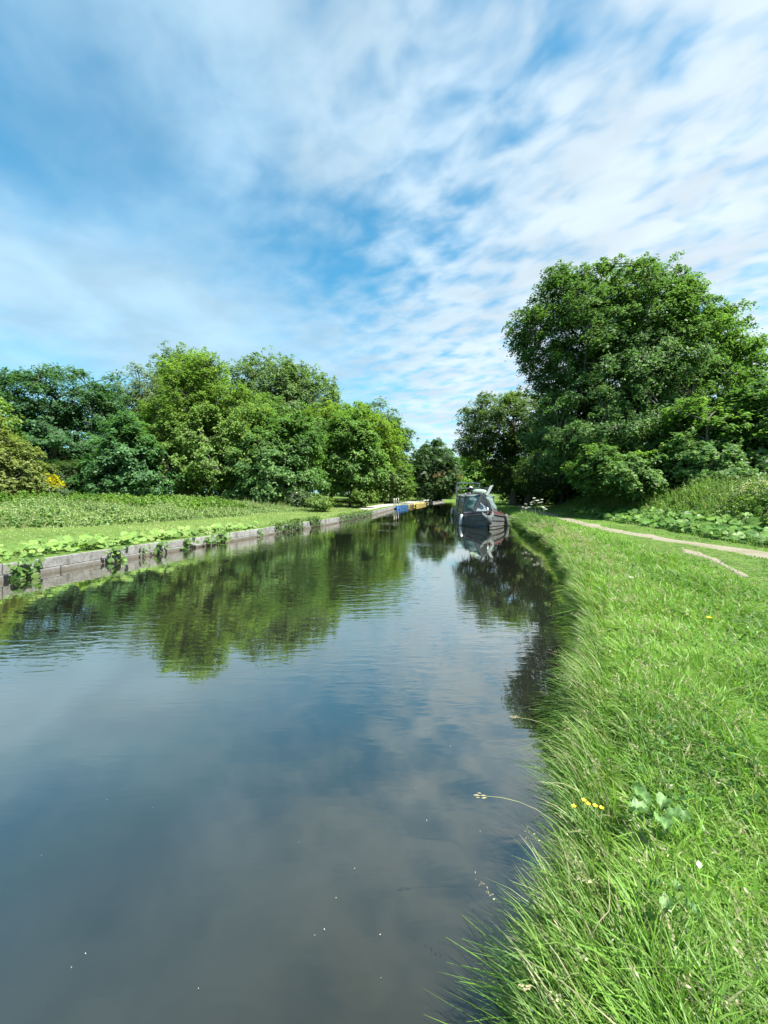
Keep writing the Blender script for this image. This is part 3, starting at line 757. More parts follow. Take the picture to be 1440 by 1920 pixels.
def sample_strip(n, y0, y1, off0, off1, ref, sign, bias=1.0):
    """points at offset (metres) from a bank line; bias>1 gathers them near the camera"""
    y = y0 + (y1 - y0) * rng.random(n) ** bias
    o0 = off0(y) if callable(off0) else off0; o1 = off1(y) if callable(off1) else off1
    t = o0 + (o1 - o0) * rng.random(n)
    return np.stack([ref(y) + sign * t, y], 1)

nearw = lambda y: np.interp(y, [3, 10, 12.8, 14.8, 19, 32, 45], [8.5, 7.6, 6.8, 5.6, 5.0, 4.6, 4.2]) + (vnoise(y, y * 0, 2.5, 12) - .5) * .7
p = sample_strip(8000, 2, 31, nearw, lambda y: nearw(y) + 6.0 * ss(36, 18, y) + .8, XL, -1, 1.25)
toff = XL(p[:, 1]) - p[:, 0] - nearw(p[:, 1])
h = (.22 + .38 * ss(0, 1.8, toff)) * (.55 + .8 * vnoise(p[:, 0], p[:, 1], 1.1, 13)) * rng.uniform(.8, 1.25, len(p)) * (1 - .45 * ss(15, 28, p[:, 1]))
herb_band('nettle_bed', 'band of tall pale green nettles and weeds along the back of the far lawn', p, h, .12, 16, (.09, .18, .06), (.29, .41, .17),
          extra=(.4, (.26, .31, .14), (.42, .44, .26), .05, 6))
# greener leafy ground elder heap behind the nettles
p = np.stack([rng.uniform(-19.5, -8.5, 2200), rng.uniform(19.5, 24.5, 2200)], 1)
p = p[p[:, 0] < XL(p[:, 1]) - 6.0]
herb_band('elder_scrub', 'low heap of fresh green leafy scrub behind the nettles below the trees', p, rng.uniform(.25, .8, len(p)) * (.5 + .8 * vnoise(p[:, 0], p[:, 1], 1.7, 14)), .17, 22, (.06, .15, .025), (.20, .34, .06))
# right verge
def verge_pts(n, y0, y1, o0, o1, bias): 
    return sample_strip(n, y0, y1, o0, o1, XV, 1, bias)
p = verge_pts(7500, 4, 38, lambda y: .9 + .5 * vnoise(y, y * 0, 1.3, 15), lambda y: 5.6 + 0 * y, 1.5)
to = p[:, 0] - XV(p[:, 1])
h = (.24 + .52 * ss(.2, 3.0, to)) * (.35 + 1.0 * vnoise(p[:, 0], p[:, 1], 1.0, 16)) * rng.uniform(.7, 1.3, len(p))
herb_band('verge_weeds', 'rising bank of tall meadow weeds in seed beside the towpath on the right', p, h, .11, 24, (.065, .150, .03), (.20, .33, .075),
          extra=(.30, (.20, .26, .10), (.40, .43, .24), .04, 7))
p = verge_pts(900, 6, 18, 2.0, 4.0, 1.0); p = p[(p[:, 1] > 9.5) & (p[:, 1] < 14.5)]
herb_band('cow_parsley_patch', 'patch of cream cow parsley heads among the verge weeds on the right', p, rng.uniform(.55, .85, len(p)), .10, 12, (.04, .09, .025), (.12, .19, .06),
          extra=(.8, (.40, .42, .30), (.62, .62, .50), .05, 12))

# ------------------------------------------------------------------ round butterbur leaves
def round_leaves(C_, Rr, Nn, A, B, seg=11):
    """wavy dished leaves with a notch, fan of quads"""
    n = len(C_)
    t = unit(np.cross(Nn, rng.normal(size=(n, 3)))); b = np.cross(Nn, t)
    th = np.linspace(.16, 2 * np.pi - .16, seg)
    rings = []
    for fr, dz in ((.06, -.10), (.55, -.03), (1.0, .0)):
        wob = 1 + (rng.random((n, seg)) - .5) * .16 * fr
        rr = Rr[:, None] * fr * wob
        zz = Rr[:, None] * (dz * 1.6 + (rng.random((n, seg)) - .5) * .13 * fr - .16 * fr * fr + .06 * np.cos(th * 5)[None] * fr)
        rings.append(C_[:, None] + t[:, None] * (np.cos(th)[None] * rr)[..., None] + b[:, None] * (np.sin(th)[None] * rr)[..., None] + Nn[:, None] * zz[..., None])
    V = np.stack(rings, 1)                      # n,3,seg,3
    I = np.arange(n * 3 * seg).reshape(n, 3, seg)
    Q = np.stack([I[:, :-1, :-1], I[:, 1:, :-1], I[:, 1:, 1:], I[:, :-1, 1:]], -1).reshape(-1, 4)
    c = mixcol(n, A, B, rng.random(n), .10); cc = np.repeat(c[:, None], 3 * seg, axis=1)
    cc[:, :seg] *= 1.25                         # pale where the veins meet
    return V.reshape(-1, 3), Q, cc.reshape(-1, 3)

def stalks(feet, heads, w, A=(.07, .12, .03), B=(.14, .17, .06)):
    n = len(feet); s = np.array([[1., 0, 0]]) * w; s2 = np.array([[0., 1, 0]]) * w
    V = np.concatenate([np.stack([feet - s, feet + s, heads + s * .7, heads - s * .7], 1).reshape(-1, 3), np.stack([feet - s2, feet + s2, heads + s2 * .7, heads - s2 * .7], 1).reshape(-1, 3)])
    Q = np.arange(8 * n).reshape(2 * n, 4)
    c = mixcol(n, A, B, rng.random(n)); return V, Q, np.concatenate([np.repeat(c, 4, axis=0)] * 2)

def join(*parts):
    Vs, Qs, Cs, b = [], [], [], 0
    for V, Q, c in parts: Vs.append(V); Qs.append(Q + b); Cs.append(c); b += len(V)
    return np.concatenate(Vs), np.concatenate(Qs), np.concatenate(Cs)

def butterbur(name, label, xy, hts, rad, A, B, lean=np.array([.25, -.35, 0])):
    z = gz(xy[:, 0], xy[:, 1]); feet = np.stack([xy[:, 0], xy[:, 1], z - .03], 1)
    heads = feet + np.stack([rng.normal(size=len(xy)) * .07, rng.normal(size=len(xy)) * .07, hts], 1)
    Nn = unit(rng.normal(size=(len(xy), 3)) * .28 + np.array([0, 0, 1]) + lean)
    V, Q, c = join(round_leaves(heads, rad, Nn, A, B), stalks(feet, heads, .006))
    return tag(np_mesh(name, V, Q, M_BROAD, c, smooth=True), label, 'ground cover', kind='stuff')

p = sample_strip(1000, 4, 15.5, .10, lambda y: 1.5 * ss(17, 6, y) + .45, XL, -1, 1.2)
p = p[rng.random(len(p)) < .35 + .65 * ss(15.5, 9.5, p[:, 1])]
butterbur('butterbur_patch', 'patch of big round butterbur leaves spilling over the canal wall at the left', p, rng.uniform(.05, .26, len(p)), rng.uniform(.045, .115, len(p)), (.12, .215, .045), (.25, .385, .105))
p = verge_pts(1500, 5, 26, -.15, lambda y: 1.5 + 0 * y, 1.3)
butterbur('butterbur_drift', 'drift of glossy round butterbur leaves along the foot of the right verge', p, rng.uniform(.06, .36, len(p)), rng.uniform(.06, .16, len(p)), (.05, .135, .025), (.17, .31, .06), lean=np.array([-.3, -.3, 0]))
p = verge_pts(70, 6.5, 9.5, .9, 2.2, 1.0)
butterbur('giant_butterbur', 'very large butterbur leaves standing over the others at the right edge', p, rng.uniform(.45, .9, len(p)), rng.uniform(.18, .34, len(p)), (.05, .13, .03), (.16, .27, .045), lean=np.array([-.45, -.4, 0]))

# plants rooted in the canal wall, one by one
wall_plants = [(28, 1080, .32, 14, 'leafy butterbur clump hanging down the wall at the left edge of the photo'),
               (205, 1046, .30, 10, 'butterbur clump with one big round leaf drooping over the wall to the water'),
               (262, 1040, .16, 5, 'tiny weed rooted in the wall just right of the drooping round leaf'),
               (292, 1030, .24, 8, 'small weed tuft on the wall, second right of the drooping round leaf'),
               (345, 1022, .30, 9, 'reddish weed tuft trailing down the middle of the near wall'),
               (383, 1012, .26, 8, 'short green weed beside the tall tuft on the wall'),
               (410, 1004, .36, 12, 'tall green weed tuft standing against the wall before the clean stretch'),
               (482, 1000, .20, 6, 'single brownish weed on the clean pale stretch of the wall')]
for (wx, wy, s, k, lab) in wall_plants:
    d = 8.0
    for _ in range(30):
        d = float(np.interp(wx, [CX + F * XL(yy) / yy for yy in np.linspace(4, 45, 300)], np.linspace(4, 45, 300)))
    x = float(XL(d)) + .06
    c0 = np.array([x, d, .16]); o_lab = lab
    n = k * 3
    heads = c0 + np.stack([np.abs(rng.normal(size=n)) * .13, rng.normal(size=n) * s * .5, rng.uniform(-.18, .24, n) * s / .35], 1)
    Nn = unit(rng.normal(size=(n, 3)) * .4 + np.array([.5, -.5, .8]))
    feet = np.tile(c0 + np.array([-.03, 0, .06]), (n, 1)) + rng.normal(size=(n, 3)) * np.array([0, .08, .03])
    V, Q, c = join(round_leaves(heads, rng.uniform(.025, .06, n) * (s / .26), Nn, (.05, .12, .025), (.15, .26, .06), 8), stalks(feet, heads, .004))
    tag(np_mesh('wall_plant', V - c0, Q, M_BROAD, c, smooth=True, loc=c0), o_lab, 'weed', 'plants rooted in the canal wall')
for (wx0, wx1, d0, d1, lab) in ((515, 556, 16.0, 18.2, 'bushy dark weed mat hanging over the wall half way along it'), (566, 582, 18.8, 19.8, 'small bushy weed just beyond the dark weed mat on the wall'),
                                (622, 706, 22.2, 29.5, 'long row of reedy weeds fringing the far part of the wall')):
    n = int(520 * (d1 - d0) ** .6)
    y = rng.uniform(d0, d1, n); c0 = np.array([float(XL((d0 + d1) / 2)), (d0 + d1) / 2, .2])
    Pp = np.stack([XL(y) + rng.uniform(-.22, .20, n), y, rng.uniform(.0, .52, n) * (.55 + .5 * vnoise(y, y * 0, .5, 22)) + .04], 1)
    L = rng.uniform(.06, .14, n)
    V, Q, c = leaves_mesh(Pp, unit(rng.normal(size=(n, 3)) * .5 + np.array([.5, -.4, .7])), L, L * .5, mixcol(n, (.03, .08, .02), (.13, .21, .05), rng.random(n)))
    tag(np_mesh('wall_plant', V - c0, Q, M_LEAF, c, loc=c0), lab, 'weed', 'plants rooted in the canal wall')

# ------------------------------------------------------------------ grass
def blades(pts, hts, wid, lean, bend, A, B, seg=3, tone=None, tip=(.30, .33, .14), tipf=.18, z=None):
    n = len(pts)
    if z is None: z = gz(pts[:, 0], pts[:, 1])
    z = np.maximum(z, -.05)
    base = np.stack([pts[:, 0], pts[:, 1], z - .02], 1)
    th = rng.random(n) * 2 * np.pi
    side = np.stack([np.cos(th), np.sin(th), np.zeros(n)], 1)
    up = np.array([0, 0, 1.0])
    t = np.linspace(0, 1, seg + 1)
    dir0 = unit(up + np.concatenate([lean, np.zeros((n, 1))], 1))
    bd = np.concatenate([bend, np.full((n, 1), 0.)], 1); bl = np.linalg.norm(bend, axis=1, keepdims=True)
    ctr = base[:, None] + dir0[:, None] * (hts[:, None] * t)[..., None] + bd[:, None] * (hts[:, None] * t ** 2)[..., None] - np.array([0, 0, 1.0]) * ((hts * bl[:, 0] * .55)[:, None] * t ** 2.4)[..., None]
    w = wid[:, None] * np.array([.75, 1.0, .72, .12] if seg == 3 else ([1.0, .75, .1] if seg == 2 else ([1.0, .15] if seg == 1 else np.interp(t, [0, .3, .7, 1], [.7, 1, .7, .08]))))
    V = np.stack([ctr - side[:, None] * w[..., None] * .5, ctr + side[:, None] * w[..., None] * .5], 2)   # n,seg+1,2,3
    I = np.arange(n * (seg + 1) * 2).reshape(n, seg + 1, 2)
    Q = np.stack([I[:, :-1, 0], I[:, :-1, 1], I[:, 1:, 1], I[:, 1:, 0]], -1).reshape(-1, 4)
    if tone is None: tone = rng.random(n)
    c = mixcol(n, A, B, tone, .12)
    dry = rng.random(n) < tipf * .25
    c[dry] = np.array([.34, .33, .19]) * rng.uniform(.7, 1.15, (dry.sum(), 1))
    cc = np.repeat(c[:, None], (seg + 1) * 2, axis=1)
    return V.reshape(-1, 3), Q, cc.reshape(-1, 3)

def field(x, y, s, seed): return np.stack([vnoise(x, y, s, seed) - .5, vnoise(x, y, s, seed + 50) - .5], 1)

GA, GB = (.042, .125, .018), (.235, .410, .065)
def path_mask(x, y):
    w = .42 + .006 * y
    a = ss(w * 1.15, w * .55, np.abs(x - XP(y)))
    yy = np.clip(y, 2.2, 12); b = ss(.22, .06, np.abs(x - XW(yy))) * .8 * ((y > 2.2) & (y < 12))
    return np.maximum(a, b)

def near_height(x, y):
    """sward height on the right bank: long along the water, mown towards the path"""
    tr = x - XR(y)
    long_ = 1.25 + .95 * ss(1.0, 2.6, y) + .35 * ss(3, 9, y) - 1.6 * ss(7, 14, y) * 0
    m = ss(long_ * 1.35, long_ * .45, tr)
    dpath = XP(y) - x
    h = .055 + .115 * m + .10 * ss(1.2, 3.2, dpath) * (1 - m)
    h *= .70 + .65 * vnoise(x, y, .38, 31) ** 1.2
    wear = ss(.9, .2, np.abs(x - XW(np.clip(y, 1.5, 12))) - .1)
    h *= 1 - .55 * wear * (y < 13)
    return h

def bank_grass(n, y0, y1, bias, wid, seg, name, label, tmax, dens_edge=.5):
    y = y0 + (y1 - y0) * rng.random(n) ** bias
    u = rng.random(n)
    tm = tmax(y)
    t = np.where(rng.random(n) < dens_edge, -.04 + .9 * u ** 1.1, -.04 + tm * u)
    x = XR(y) + edge_wiggle(y) + t
    keep = (rng.random(n) > path_mask(x, y) * .84)
    x, y, t = x[keep], y[keep], t[keep]; n = len(x)
    h = near_height(x, y) * rng.uniform(.55, 1.45, n) * (.72 + .28 * ss(1.2, 2.6, y))
    f1 = field(x, y, .22, 41) * 1.3 + field(x, y, .9, 43) * .9
    f1 = f1 + (field(x, y, .11, 47) * .9)
    lean = f1 * .40 + rng.normal(size=(n, 2)) * .48
    edge = ss(.40, .0, t)
    edge = edge * ss(.9, 2.2, y)
    lean[:, 0] -= edge * .12; lean[:, 1] += .22; bend = f1 * .5 + rng.normal(size=(n, 2)) * .62; bend[:, 0] -= edge * .25
    tone = vnoise(x, y, .6, 45) * .45 + vnoise(x, y, 2.2, 46) * .45 + rng.random(n) * .3 - .1
    B_ = blades(np.stack([x, y], 1), h, wid(y) * rng.choice([.6, .9, 1.2, 2.3], n, p=[.3, .35, .25, .10]) * rng.uniform(.8, 1.2, n), lean, bend, GA, GB, seg, tone, tipf=.22 + 0)
    V, Q, c = B_
    return tag(np_mesh(name, V, Q, M_GRASS, c), label, 'grass', kind='stuff')

bank_grass(26000, -2.5, 1.6, 1.0, lambda y: .0055 + 0 * y, 2, 'side_grass', 'mown grass on the right bank beside the viewpoint', lambda y: 5.0 + 0 * y, .1)
bank_grass(105000, .2, 3.2, 1.0, lambda y: .0050 + .0008 * y, 4, 'long_grass', 'long lush green grass blades leaning over the water nearest the camera', lambda y: 1.3 + 1.15 * y, .45)
bank_grass(120000, 3.0, 8.0, 1.15, lambda y: .0050 + .0013 * y, 3, 'meadow_grass', 'green meadow grass in the middle of the right bank', lambda y: XV(y) - XR(y) + .8, .30)
bank_grass(95000, 7.8, 22.0, 1.5, lambda y: .004 + .0014 * y, 2, 'bank_grass', 'grass on the right bank from the worn patch up to the boat', lambda y: XV(y) - XR(y) + .9, .25)
bank_grass(40000, 21.0, 60.0, 1.3, lambda y: .006 + .0014 * y, 1, 'towpath_grass', 'shaded grass beside the towpath behind the boat', lambda y: XV(y) - XR(y) + 3, .2)

# blades drooping from the lip of the bank down to the water
def lip(n, y0, y1, bias, wid):
    y = y0 + (y1 - y0) * rng.random(n) ** bias
    x = XR(y) + edge_wiggle(y) + rng.uniform(-.02, .14, n)
    h = rng.uniform(.14, .30, n) * (.7 + .6 * vnoise(y, y * 0, .4, 61)) * (1 - .35 * ss(2.2, .8, y))
    lean = np.stack([.25 - rng.uniform(.0, .75, n), .25 + rng.normal(size=n) * .4], 1)
    bend = np.stack([-rng.uniform(.1, .6, n), rng.normal(size=n) * .3], 1)
    V, Q, c = blades(np.stack([x, y], 1), h, wid(y) * rng.uniform(.6, 1.4, n), lean, bend, (.065, .155, .028), (.22, .36, .08), 4, tipf=.6, z=rng.uniform(.02, .27, n))
    tag(np_mesh('overhanging_grass', V, Q, M_GRASS, c), 'fringe of drooping grass overhanging the water along the right bank', 'grass', kind='stuff')
lip(42000, .5, 22, 1.7, lambda y: .0035 + .0012 * y)

# small clover, dock and buttercup leaves mixed in the sward
def sward_leaves():
    n = 26000
    y = .6 + 8 * rng.random(n) ** 1.3; x = XR(y) + .1 + (1.2 + 1.1 * y) * rng.random(n)
    k = vnoise(x, y, .35, 71) > .50; x, y = x[k], y[k]; n = len(x)
    z = gz(x, y) + near_height(x, y) * rng.uniform(.1, .75, n)
    L = rng.uniform(.012, .034, n)
    V, Q, c = leaves_mesh(np.stack([x, y, z], 1), unit(rng.normal(size=(n, 3)) * .45 + np.array([0, 0, 1])), L, L * .75, mixcol(n, (.03, .10, .03), (.11, .23, .06), rng.random(n)))
    tag(np_mesh('clover', V, Q, M_LEAF, c), 'small clover and buttercup leaves low among the bank grass', 'ground cover', kind='stuff')
sward_leaves()

# seeding stalks: pale, thin, with loose heads
def seed_stalks(n, y0, y1, t0, t1, hmin, hmax, name, label, w=.0018):
    y = y0 + (y1 - y0) * rng.random(n) ** 1.2
    x = XR(y) + edge_wiggle(y) + rng.uniform(t0, t1, n); z = gz(x, y)
    h = rng.uniform(hmin, hmax, n)
    lean = field(x, y, .6, 81) * .7 + rng.normal(size=(n, 2)) * .18; lean[:, 0] -= .25
    bend = rng.normal(size=(n, 2)) * .25; bend[:, 0] -= .12
    ww = w * (1 + y * .28)
    V, Q, c = blades(np.stack([x, y], 1), h, ww, lean, bend, (.17, .20, .08), (.32, .30, .17), 5, tipf=.8, z=z)
    tips = V.reshape(n, 6, 2, 3).mean(2); top = tips[:, -1]; prev = tips[:, -2]
    k = 14
    fr = rng.random((n, k, 1)); Pp = (prev[:, None] * .9 * (1 - fr) + top[:, None] * fr + prev[:, None] * .1 * (1 - fr)) + rng.normal(size=(n, k, 3)) * (.006 + .001 * y)[:, None, None]
    Pp = Pp.reshape(-1, 3); m = len(Pp); L = np.repeat(.008 + .0016 * y, k) * rng.uniform(.6, 1.5, m)
    v2, q2, c2 = leaves_mesh(Pp, unit(rng.normal(size=(m, 3))), L, L * .45, mixcol(m, (.25, .26, .14), (.48, .44, .30), rng.random(m), .1))
    V, Q, c = join((V, Q, c), (v2, q2, c2))
    tag(np_mesh(name, V, Q, M_GRASS, c), label, 'grass', kind='stuff')
seed_stalks(650, .9, 16, -.03, .9, .25, .48, 'seeding_grass', 'pale seeding grass stalks along the water edge of the right bank')
seed_stalks(300, 1.0, 9, .3, 3.2, .16, .30, 'meadow_seed_heads', 'scattered pale seed heads rising over the meadow grass')

# far lawn
def lawn():
    n = 90000
    y = 3 + 45 * rng.random(n) ** 1.5
    t = rng.random(n) * (nearw(np.minimum(y, 60)) + 1.0) + .30
    x = XL(y) - t
    k = ~((y > 32.5) & (t < 2.6)); x, y, t = x[k], y[k], t[k]; n = len(x)
    h = rng.uniform(.035, .09, n) * (.7 + .6 * vnoise(x, y, .7, 91)) + ss(.5, .3, t) * .05
    tone = vnoise(x, y, 1.1, 92) * .6 + rng.random(n) * .4
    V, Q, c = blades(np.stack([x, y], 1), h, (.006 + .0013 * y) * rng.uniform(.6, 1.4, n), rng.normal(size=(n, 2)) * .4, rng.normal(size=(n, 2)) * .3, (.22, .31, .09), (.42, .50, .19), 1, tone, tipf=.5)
    tag(np_mesh('lawn', V, Q, M_GRASS, c), 'short sunlit yellow-green lawn behind the canal wall on the left bank', 'grass', kind='stuff')
lawn()
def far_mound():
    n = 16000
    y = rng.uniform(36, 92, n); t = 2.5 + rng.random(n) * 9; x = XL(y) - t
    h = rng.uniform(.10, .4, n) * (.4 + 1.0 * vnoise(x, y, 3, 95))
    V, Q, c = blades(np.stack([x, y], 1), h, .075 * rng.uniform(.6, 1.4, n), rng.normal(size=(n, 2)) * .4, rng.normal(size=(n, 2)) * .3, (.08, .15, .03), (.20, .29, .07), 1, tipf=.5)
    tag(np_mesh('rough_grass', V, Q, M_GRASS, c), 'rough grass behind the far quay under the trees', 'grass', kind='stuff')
far_mound()
def verge_grass():
    p = verge_pts(30000, 4, 38, -.3, 5.4, 1.4); n = len(p); x, y = p[:, 0], p[:, 1]; to = x - XV(y)
    h = (.18 + .66 * ss(.0, 3.0, to)) * (.45 + .9 * vnoise(x, y, .7, 101)) * rng.uniform(.6, 1.35, n)
    tone = vnoise(x, y, 1.9, 102) * .7 + rng.random(n) * .4
    V, Q, c = blades(p, h, (.006 + .0013 * y) * rng.uniform(.6, 1.4, n), field(x, y, .8, 103) * .6 + rng.normal(size=(n, 2)) * .22, rng.normal(size=(n, 2)) * .3, (.06, .145, .025), (.20, .33, .075), 3, tone, tipf=.6)
    tag(np_mesh('verge_grass', V, Q, M_GRASS, c), 'tall ragged grass in seed standing through the weeds on the right verge', 'grass', kind='stuff')
verge_grass()
def nettle_grass():
    y = 2 + 30 * rng.random(22000) ** 1.25; o = nearw(y); t = rng.random(len(y)) * 5.5 - .4; x = XL(y) - o - t; n = len(y)
    h = (.12 + .45 * ss(-.3, 1.6, t)) * (.4 + .9 * vnoise(x, y, .8, 111)) * rng.uniform(.6, 1.4, n)
    V, Q, c = blades(np.stack([x, y], 1), h, (.006 + .0013 * y) * rng.uniform(.6, 1.4, n), field(x, y, .8, 113) * .5 + rng.normal(size=(n, 2)) * .2, rng.normal(size=(n, 2)) * .25, (.12, .21, .06), (.33, .43, .17), 3, vnoise(x, y, 1.6, 112), tipf=.8)
    tag(np_mesh('nettle_grass', V, Q, M_GRASS, c), 'tall pale grass growing up through the nettle band on the left bank', 'grass', kind='stuff')
nettle_grass()


# ------------------------------------------------------------------ narrowboat
P_HULL = paint('hull_blue_black', (.030, .055, .070), .45, scale=3, var=.3, dirt=(.16, .15, .13), dirt_amt=.45, bumps=.15)
P_HULLR = paint('hull_sunlit_grey', (.105, .115, .115), .6, scale=3, var=.25, dirt=(.08, .085, .08), dirt_amt=.6, bumps=.15)  # sun on the starboard side put into the hull colour
P_STRAKE = paint('strake_steel', (.05, .045, .055), .5, scale=5, dirt=(.25, .22, .2), dirt_amt=.3)
P_CABIN = paint('cabin_green_grey', (.055, .075, .070), .5, scale=2.5, var=.3, dirt=(.20, .19, .07), dirt_amt=.55, bumps=.12)
P_GUN = paint('gunwale_olive', (.24, .22, .09), .7, scale=4, var=.35, dirt=(.08, .09, .05), dirt_amt=.6)
P_ROOF = paint('roof_grey', (.17, .18, .17), .6, scale=3, dirt=(.07, .08, .05), dirt_amt=.5)
P_CANVAS = paint('canvas_teal_grey', (.085, .125, .125), .8, scale=2.5, var=.3, dirt=(.20, .25, .24), dirt_amt=.4, bumps=.5)
P_CANVASD = paint('canvas_dark', (.020, .030, .034), .8, scale=4, var=.3, bumps=.3)
P_CLEAR = paint('clouded_plastic', (.085, .14, .14), .22, scale=2.5, var=.25, dirt=(.14, .2, .2), dirt_amt=.6, bumps=.35)
P_SHEET = paint('white_sheet', (.26, .32, .34), .6, scale=4, var=.2, dirt=(.15, .2, .22), dirt_amt=.6, bumps=.5)
P_WHITE = paint('white_plastic', (.50, .52, .52), .4, scale=5, var=.1, dirt=(.35, .36, .3), dirt_amt=.4)
P_FRAME = paint('window_frame_alloy', (.52, .53, .54), .35, .6, 8)
P_GLASS = paint('dark_glass', (.012, .018, .02), .08, scale=4)
P_TUBE = paint('brushed_tube', (.55, .54, .58), .3, .6, 8)
P_PURPLE = paint('foredeck_purple_black', (.035, .030, .050), .55, scale=4, dirt=(.12, .11, .12), dirt_amt=.5)
P_MAROON = paint('maroon_tarpaulin', (.085, .032, .038), .55, scale=4, var=.3, dirt=(.22, .16, .15), dirt_amt=.4, bumps=.4)
P_FEND = paint('rope_fender_grey', (.085, .10, .10), .9, scale=9, var=.3, dirt=(.12, .13, .12), dirt_amt=.5, bumps=.6)
P_ROPE = paint('rope', (.33, .31, .26), .9, scale=30, var=.3)
P_MINT = paint('mint_tarpaulin', (.25, .36, .29), .6, scale=5, var=.25, dirt=(.12, .17, .14), dirt_amt=.4, bumps=.4)
P_RED = paint('rust_red', (.16, .05, .03), .7, scale=6)
P_BLUE = paint('blue_plastic', (.025, .10, .27), .4, scale=5, var=.2, dirt=(.1, .18, .3), dirt_amt=.3)
P_YEL = paint('yellow_plastic', (.46, .36, .08), .4, scale=5, var=.15, dirt=(.55, .45, .2), dirt_amt=.4)
P_BLACK = paint('black_rubber', (.015, .015, .017), .7, scale=6)
P_POST = paint('white_post', (.62, .62, .58), .6, scale=6, dirt=(.3, .28, .22), dirt_amt=.5)
P_WOOD = paint('weathered_wood', (.12, .09, .06), .9, scale=8, var=.4)

boat = empty('narrowboat', (4.90, 18.5, 0), 'dark narrowboat with a teal canvas bow cover moored against the right bank', 'narrowboat', rz=R(-7.0))
# stations: y, half-beam at waterline, half-beam at gunwale, gunwale height
ST = [(0.0, .03, .05, .70), (.18, .20, .26, .67), (.45, .42, .50, .62), (.8, .66, .74, .57), (1.2, .86, .92, .53), (1.7, .99, 1.03, .50), (2.4, 1.03, 1.06, .48), (5, 1.03, 1.06, .47), (9.5, 1.03, 1.06, .47),
      (11.2, 1.02, 1.05, .49), (12.0, .90, 1.0, .52), (12.5, .62, .85, .54), (12.8, .25, .55, .55)]
def hull_side(sgn, mat, name):
    V = []; lv = 5
    for (y, a, b_, zg) in ST:
        for k in range(lv):
            t = k / (lv - 1); z = -.45 + (zg + .45) * t
            hw = a * (.9 + .1 * min(1, (z + .45) / .45)) if z < 0 else a + (b_ - a) * z / zg
            V.append((sgn * hw, y + (.0 if y > .1 else .10 * (1 - t) ** 2), z))
    n = len(ST); Fc = []
    for i in range(n - 1):
        for k in range(lv - 1):
            q = (i * lv + k, i * lv + k + 1, (i + 1) * lv + k + 1, (i + 1) * lv + k)
            Fc.append(q if sgn > 0 else q[::-1])
    mb = MB().add(V, Fc)
    return mb
# port side (to the left seen from the camera) dark, starboard lighter grey with sunlight painted into its colour
for sgn, mat in ((-1, P_HULL), (1, P_HULLR)):
    h = hull_side(sgn, mat, 'hull_side').build('hull_side', mat, boat, smooth=False)
    if sgn > 0: h['label'] = 'hull side facing the towpath, sunlight painted in as paler grey'
    for frac, nm in ((.97, 0), (.56, 1), (.16, 2)):
        pts = []
        for (y, a, b_, zg) in ST:
            z = zg * frac; hw = a + (b_ - a) * frac
            pts.append((sgn * (hw + .012), y - (.01 if y < .1 else 0), z))
        MB().tube(pts, .022 if nm else .03, 6).build('rubbing_strake', P_STRAKE, h, smooth=True)
# stern transom plate
e_ = ST[-1]; MB().box((0, e_[0] - .01, .05), (e_[2] * .85, .02, .48)).build('stern_plate', P_HULL, boat, bevel=.01)
# side decks / deck
dv = []; 
for (y, a, b_, zg) in ST: dv += [(-b_, y, zg - .01), (b_, y, zg - .01)]
MB().add(dv, [(2 * i, 2 * i + 1, 2 * i + 3, 2 * i + 2) for i in range(len(ST) - 1)]).build('deck', P_GUN, boat)
# raised foredeck boards: purple-black left, maroon sheet to the right
def fore(s, mat, name, z0=.04):
    v = []; pr = [(.12, .0, .16), (.45, .0, .46), (.8, .0, .68), (1.2, .0, .86), (1.7, .0, .97), (2.15, .0, 1.0)]
    for (y, i0, o) in pr:
        zg = float(np.interp(y, [q[0] for q in ST], [q[3] for q in ST]))
        v += [(0, y, zg + .13 + .03), (s * o, y, zg + .09 + z0), (s * (o + .01), y, zg - .02)]
    f = []
    for i in range(len(pr) - 1):
        for k in range(2):
            q = (3 * i + k, 3 * i + k + 1, 3 * i + k + 4, 3 * i + k + 3)
            f.append(q if s < 0 else q[::-1])
    f += [(0, 1, 2) if s > 0 else (2, 1, 0), ]
    return MB().add(v, f).build(name, mat, boat)
fore(-1, P_PURPLE, 'foredeck'); fore(1, P_MAROON, 'tarpaulin', .06)
# folds in the maroon sheet
mb = MB()
for k in range(5): mb.tube([(.12 + k * .14, .55 + k * .1, .80 - k * .01), (.20 + k * .15, 1.2 + k * .08, .74), (.30 + k * .15, 1.9, .72)], .018, 5)
mb.build('tarpaulin_fold', P_MAROON, boat, smooth=True)
# bow fender: hung grey pad with two horns
mb = MB()
mb.lathe((0, -.10, .42), [(.05, -.26), (.13, -.2), (.17, 0), (.15, .14), (.08, .2)], 10)
mb.tube([(-.02, -.12, .45), (-.16, -.10, .55), (-.25, .02, .66), (-.27, .08, .74)], [.12, .10, .07, .03], 8)
mb.tube([(.02, -.12, .45), (.13, -.09, .56), (.19, .02, .68), (.20, .08, .80)], [.12, .10, .07, .03], 8)
mb.build('bow_fender', P_FEND, boat, smooth=True)
MB().tube([(0, .16, .70), (-.02, .20, .98)], .035, 8).build('bow_post', P_WHITE, boat, smooth=True)
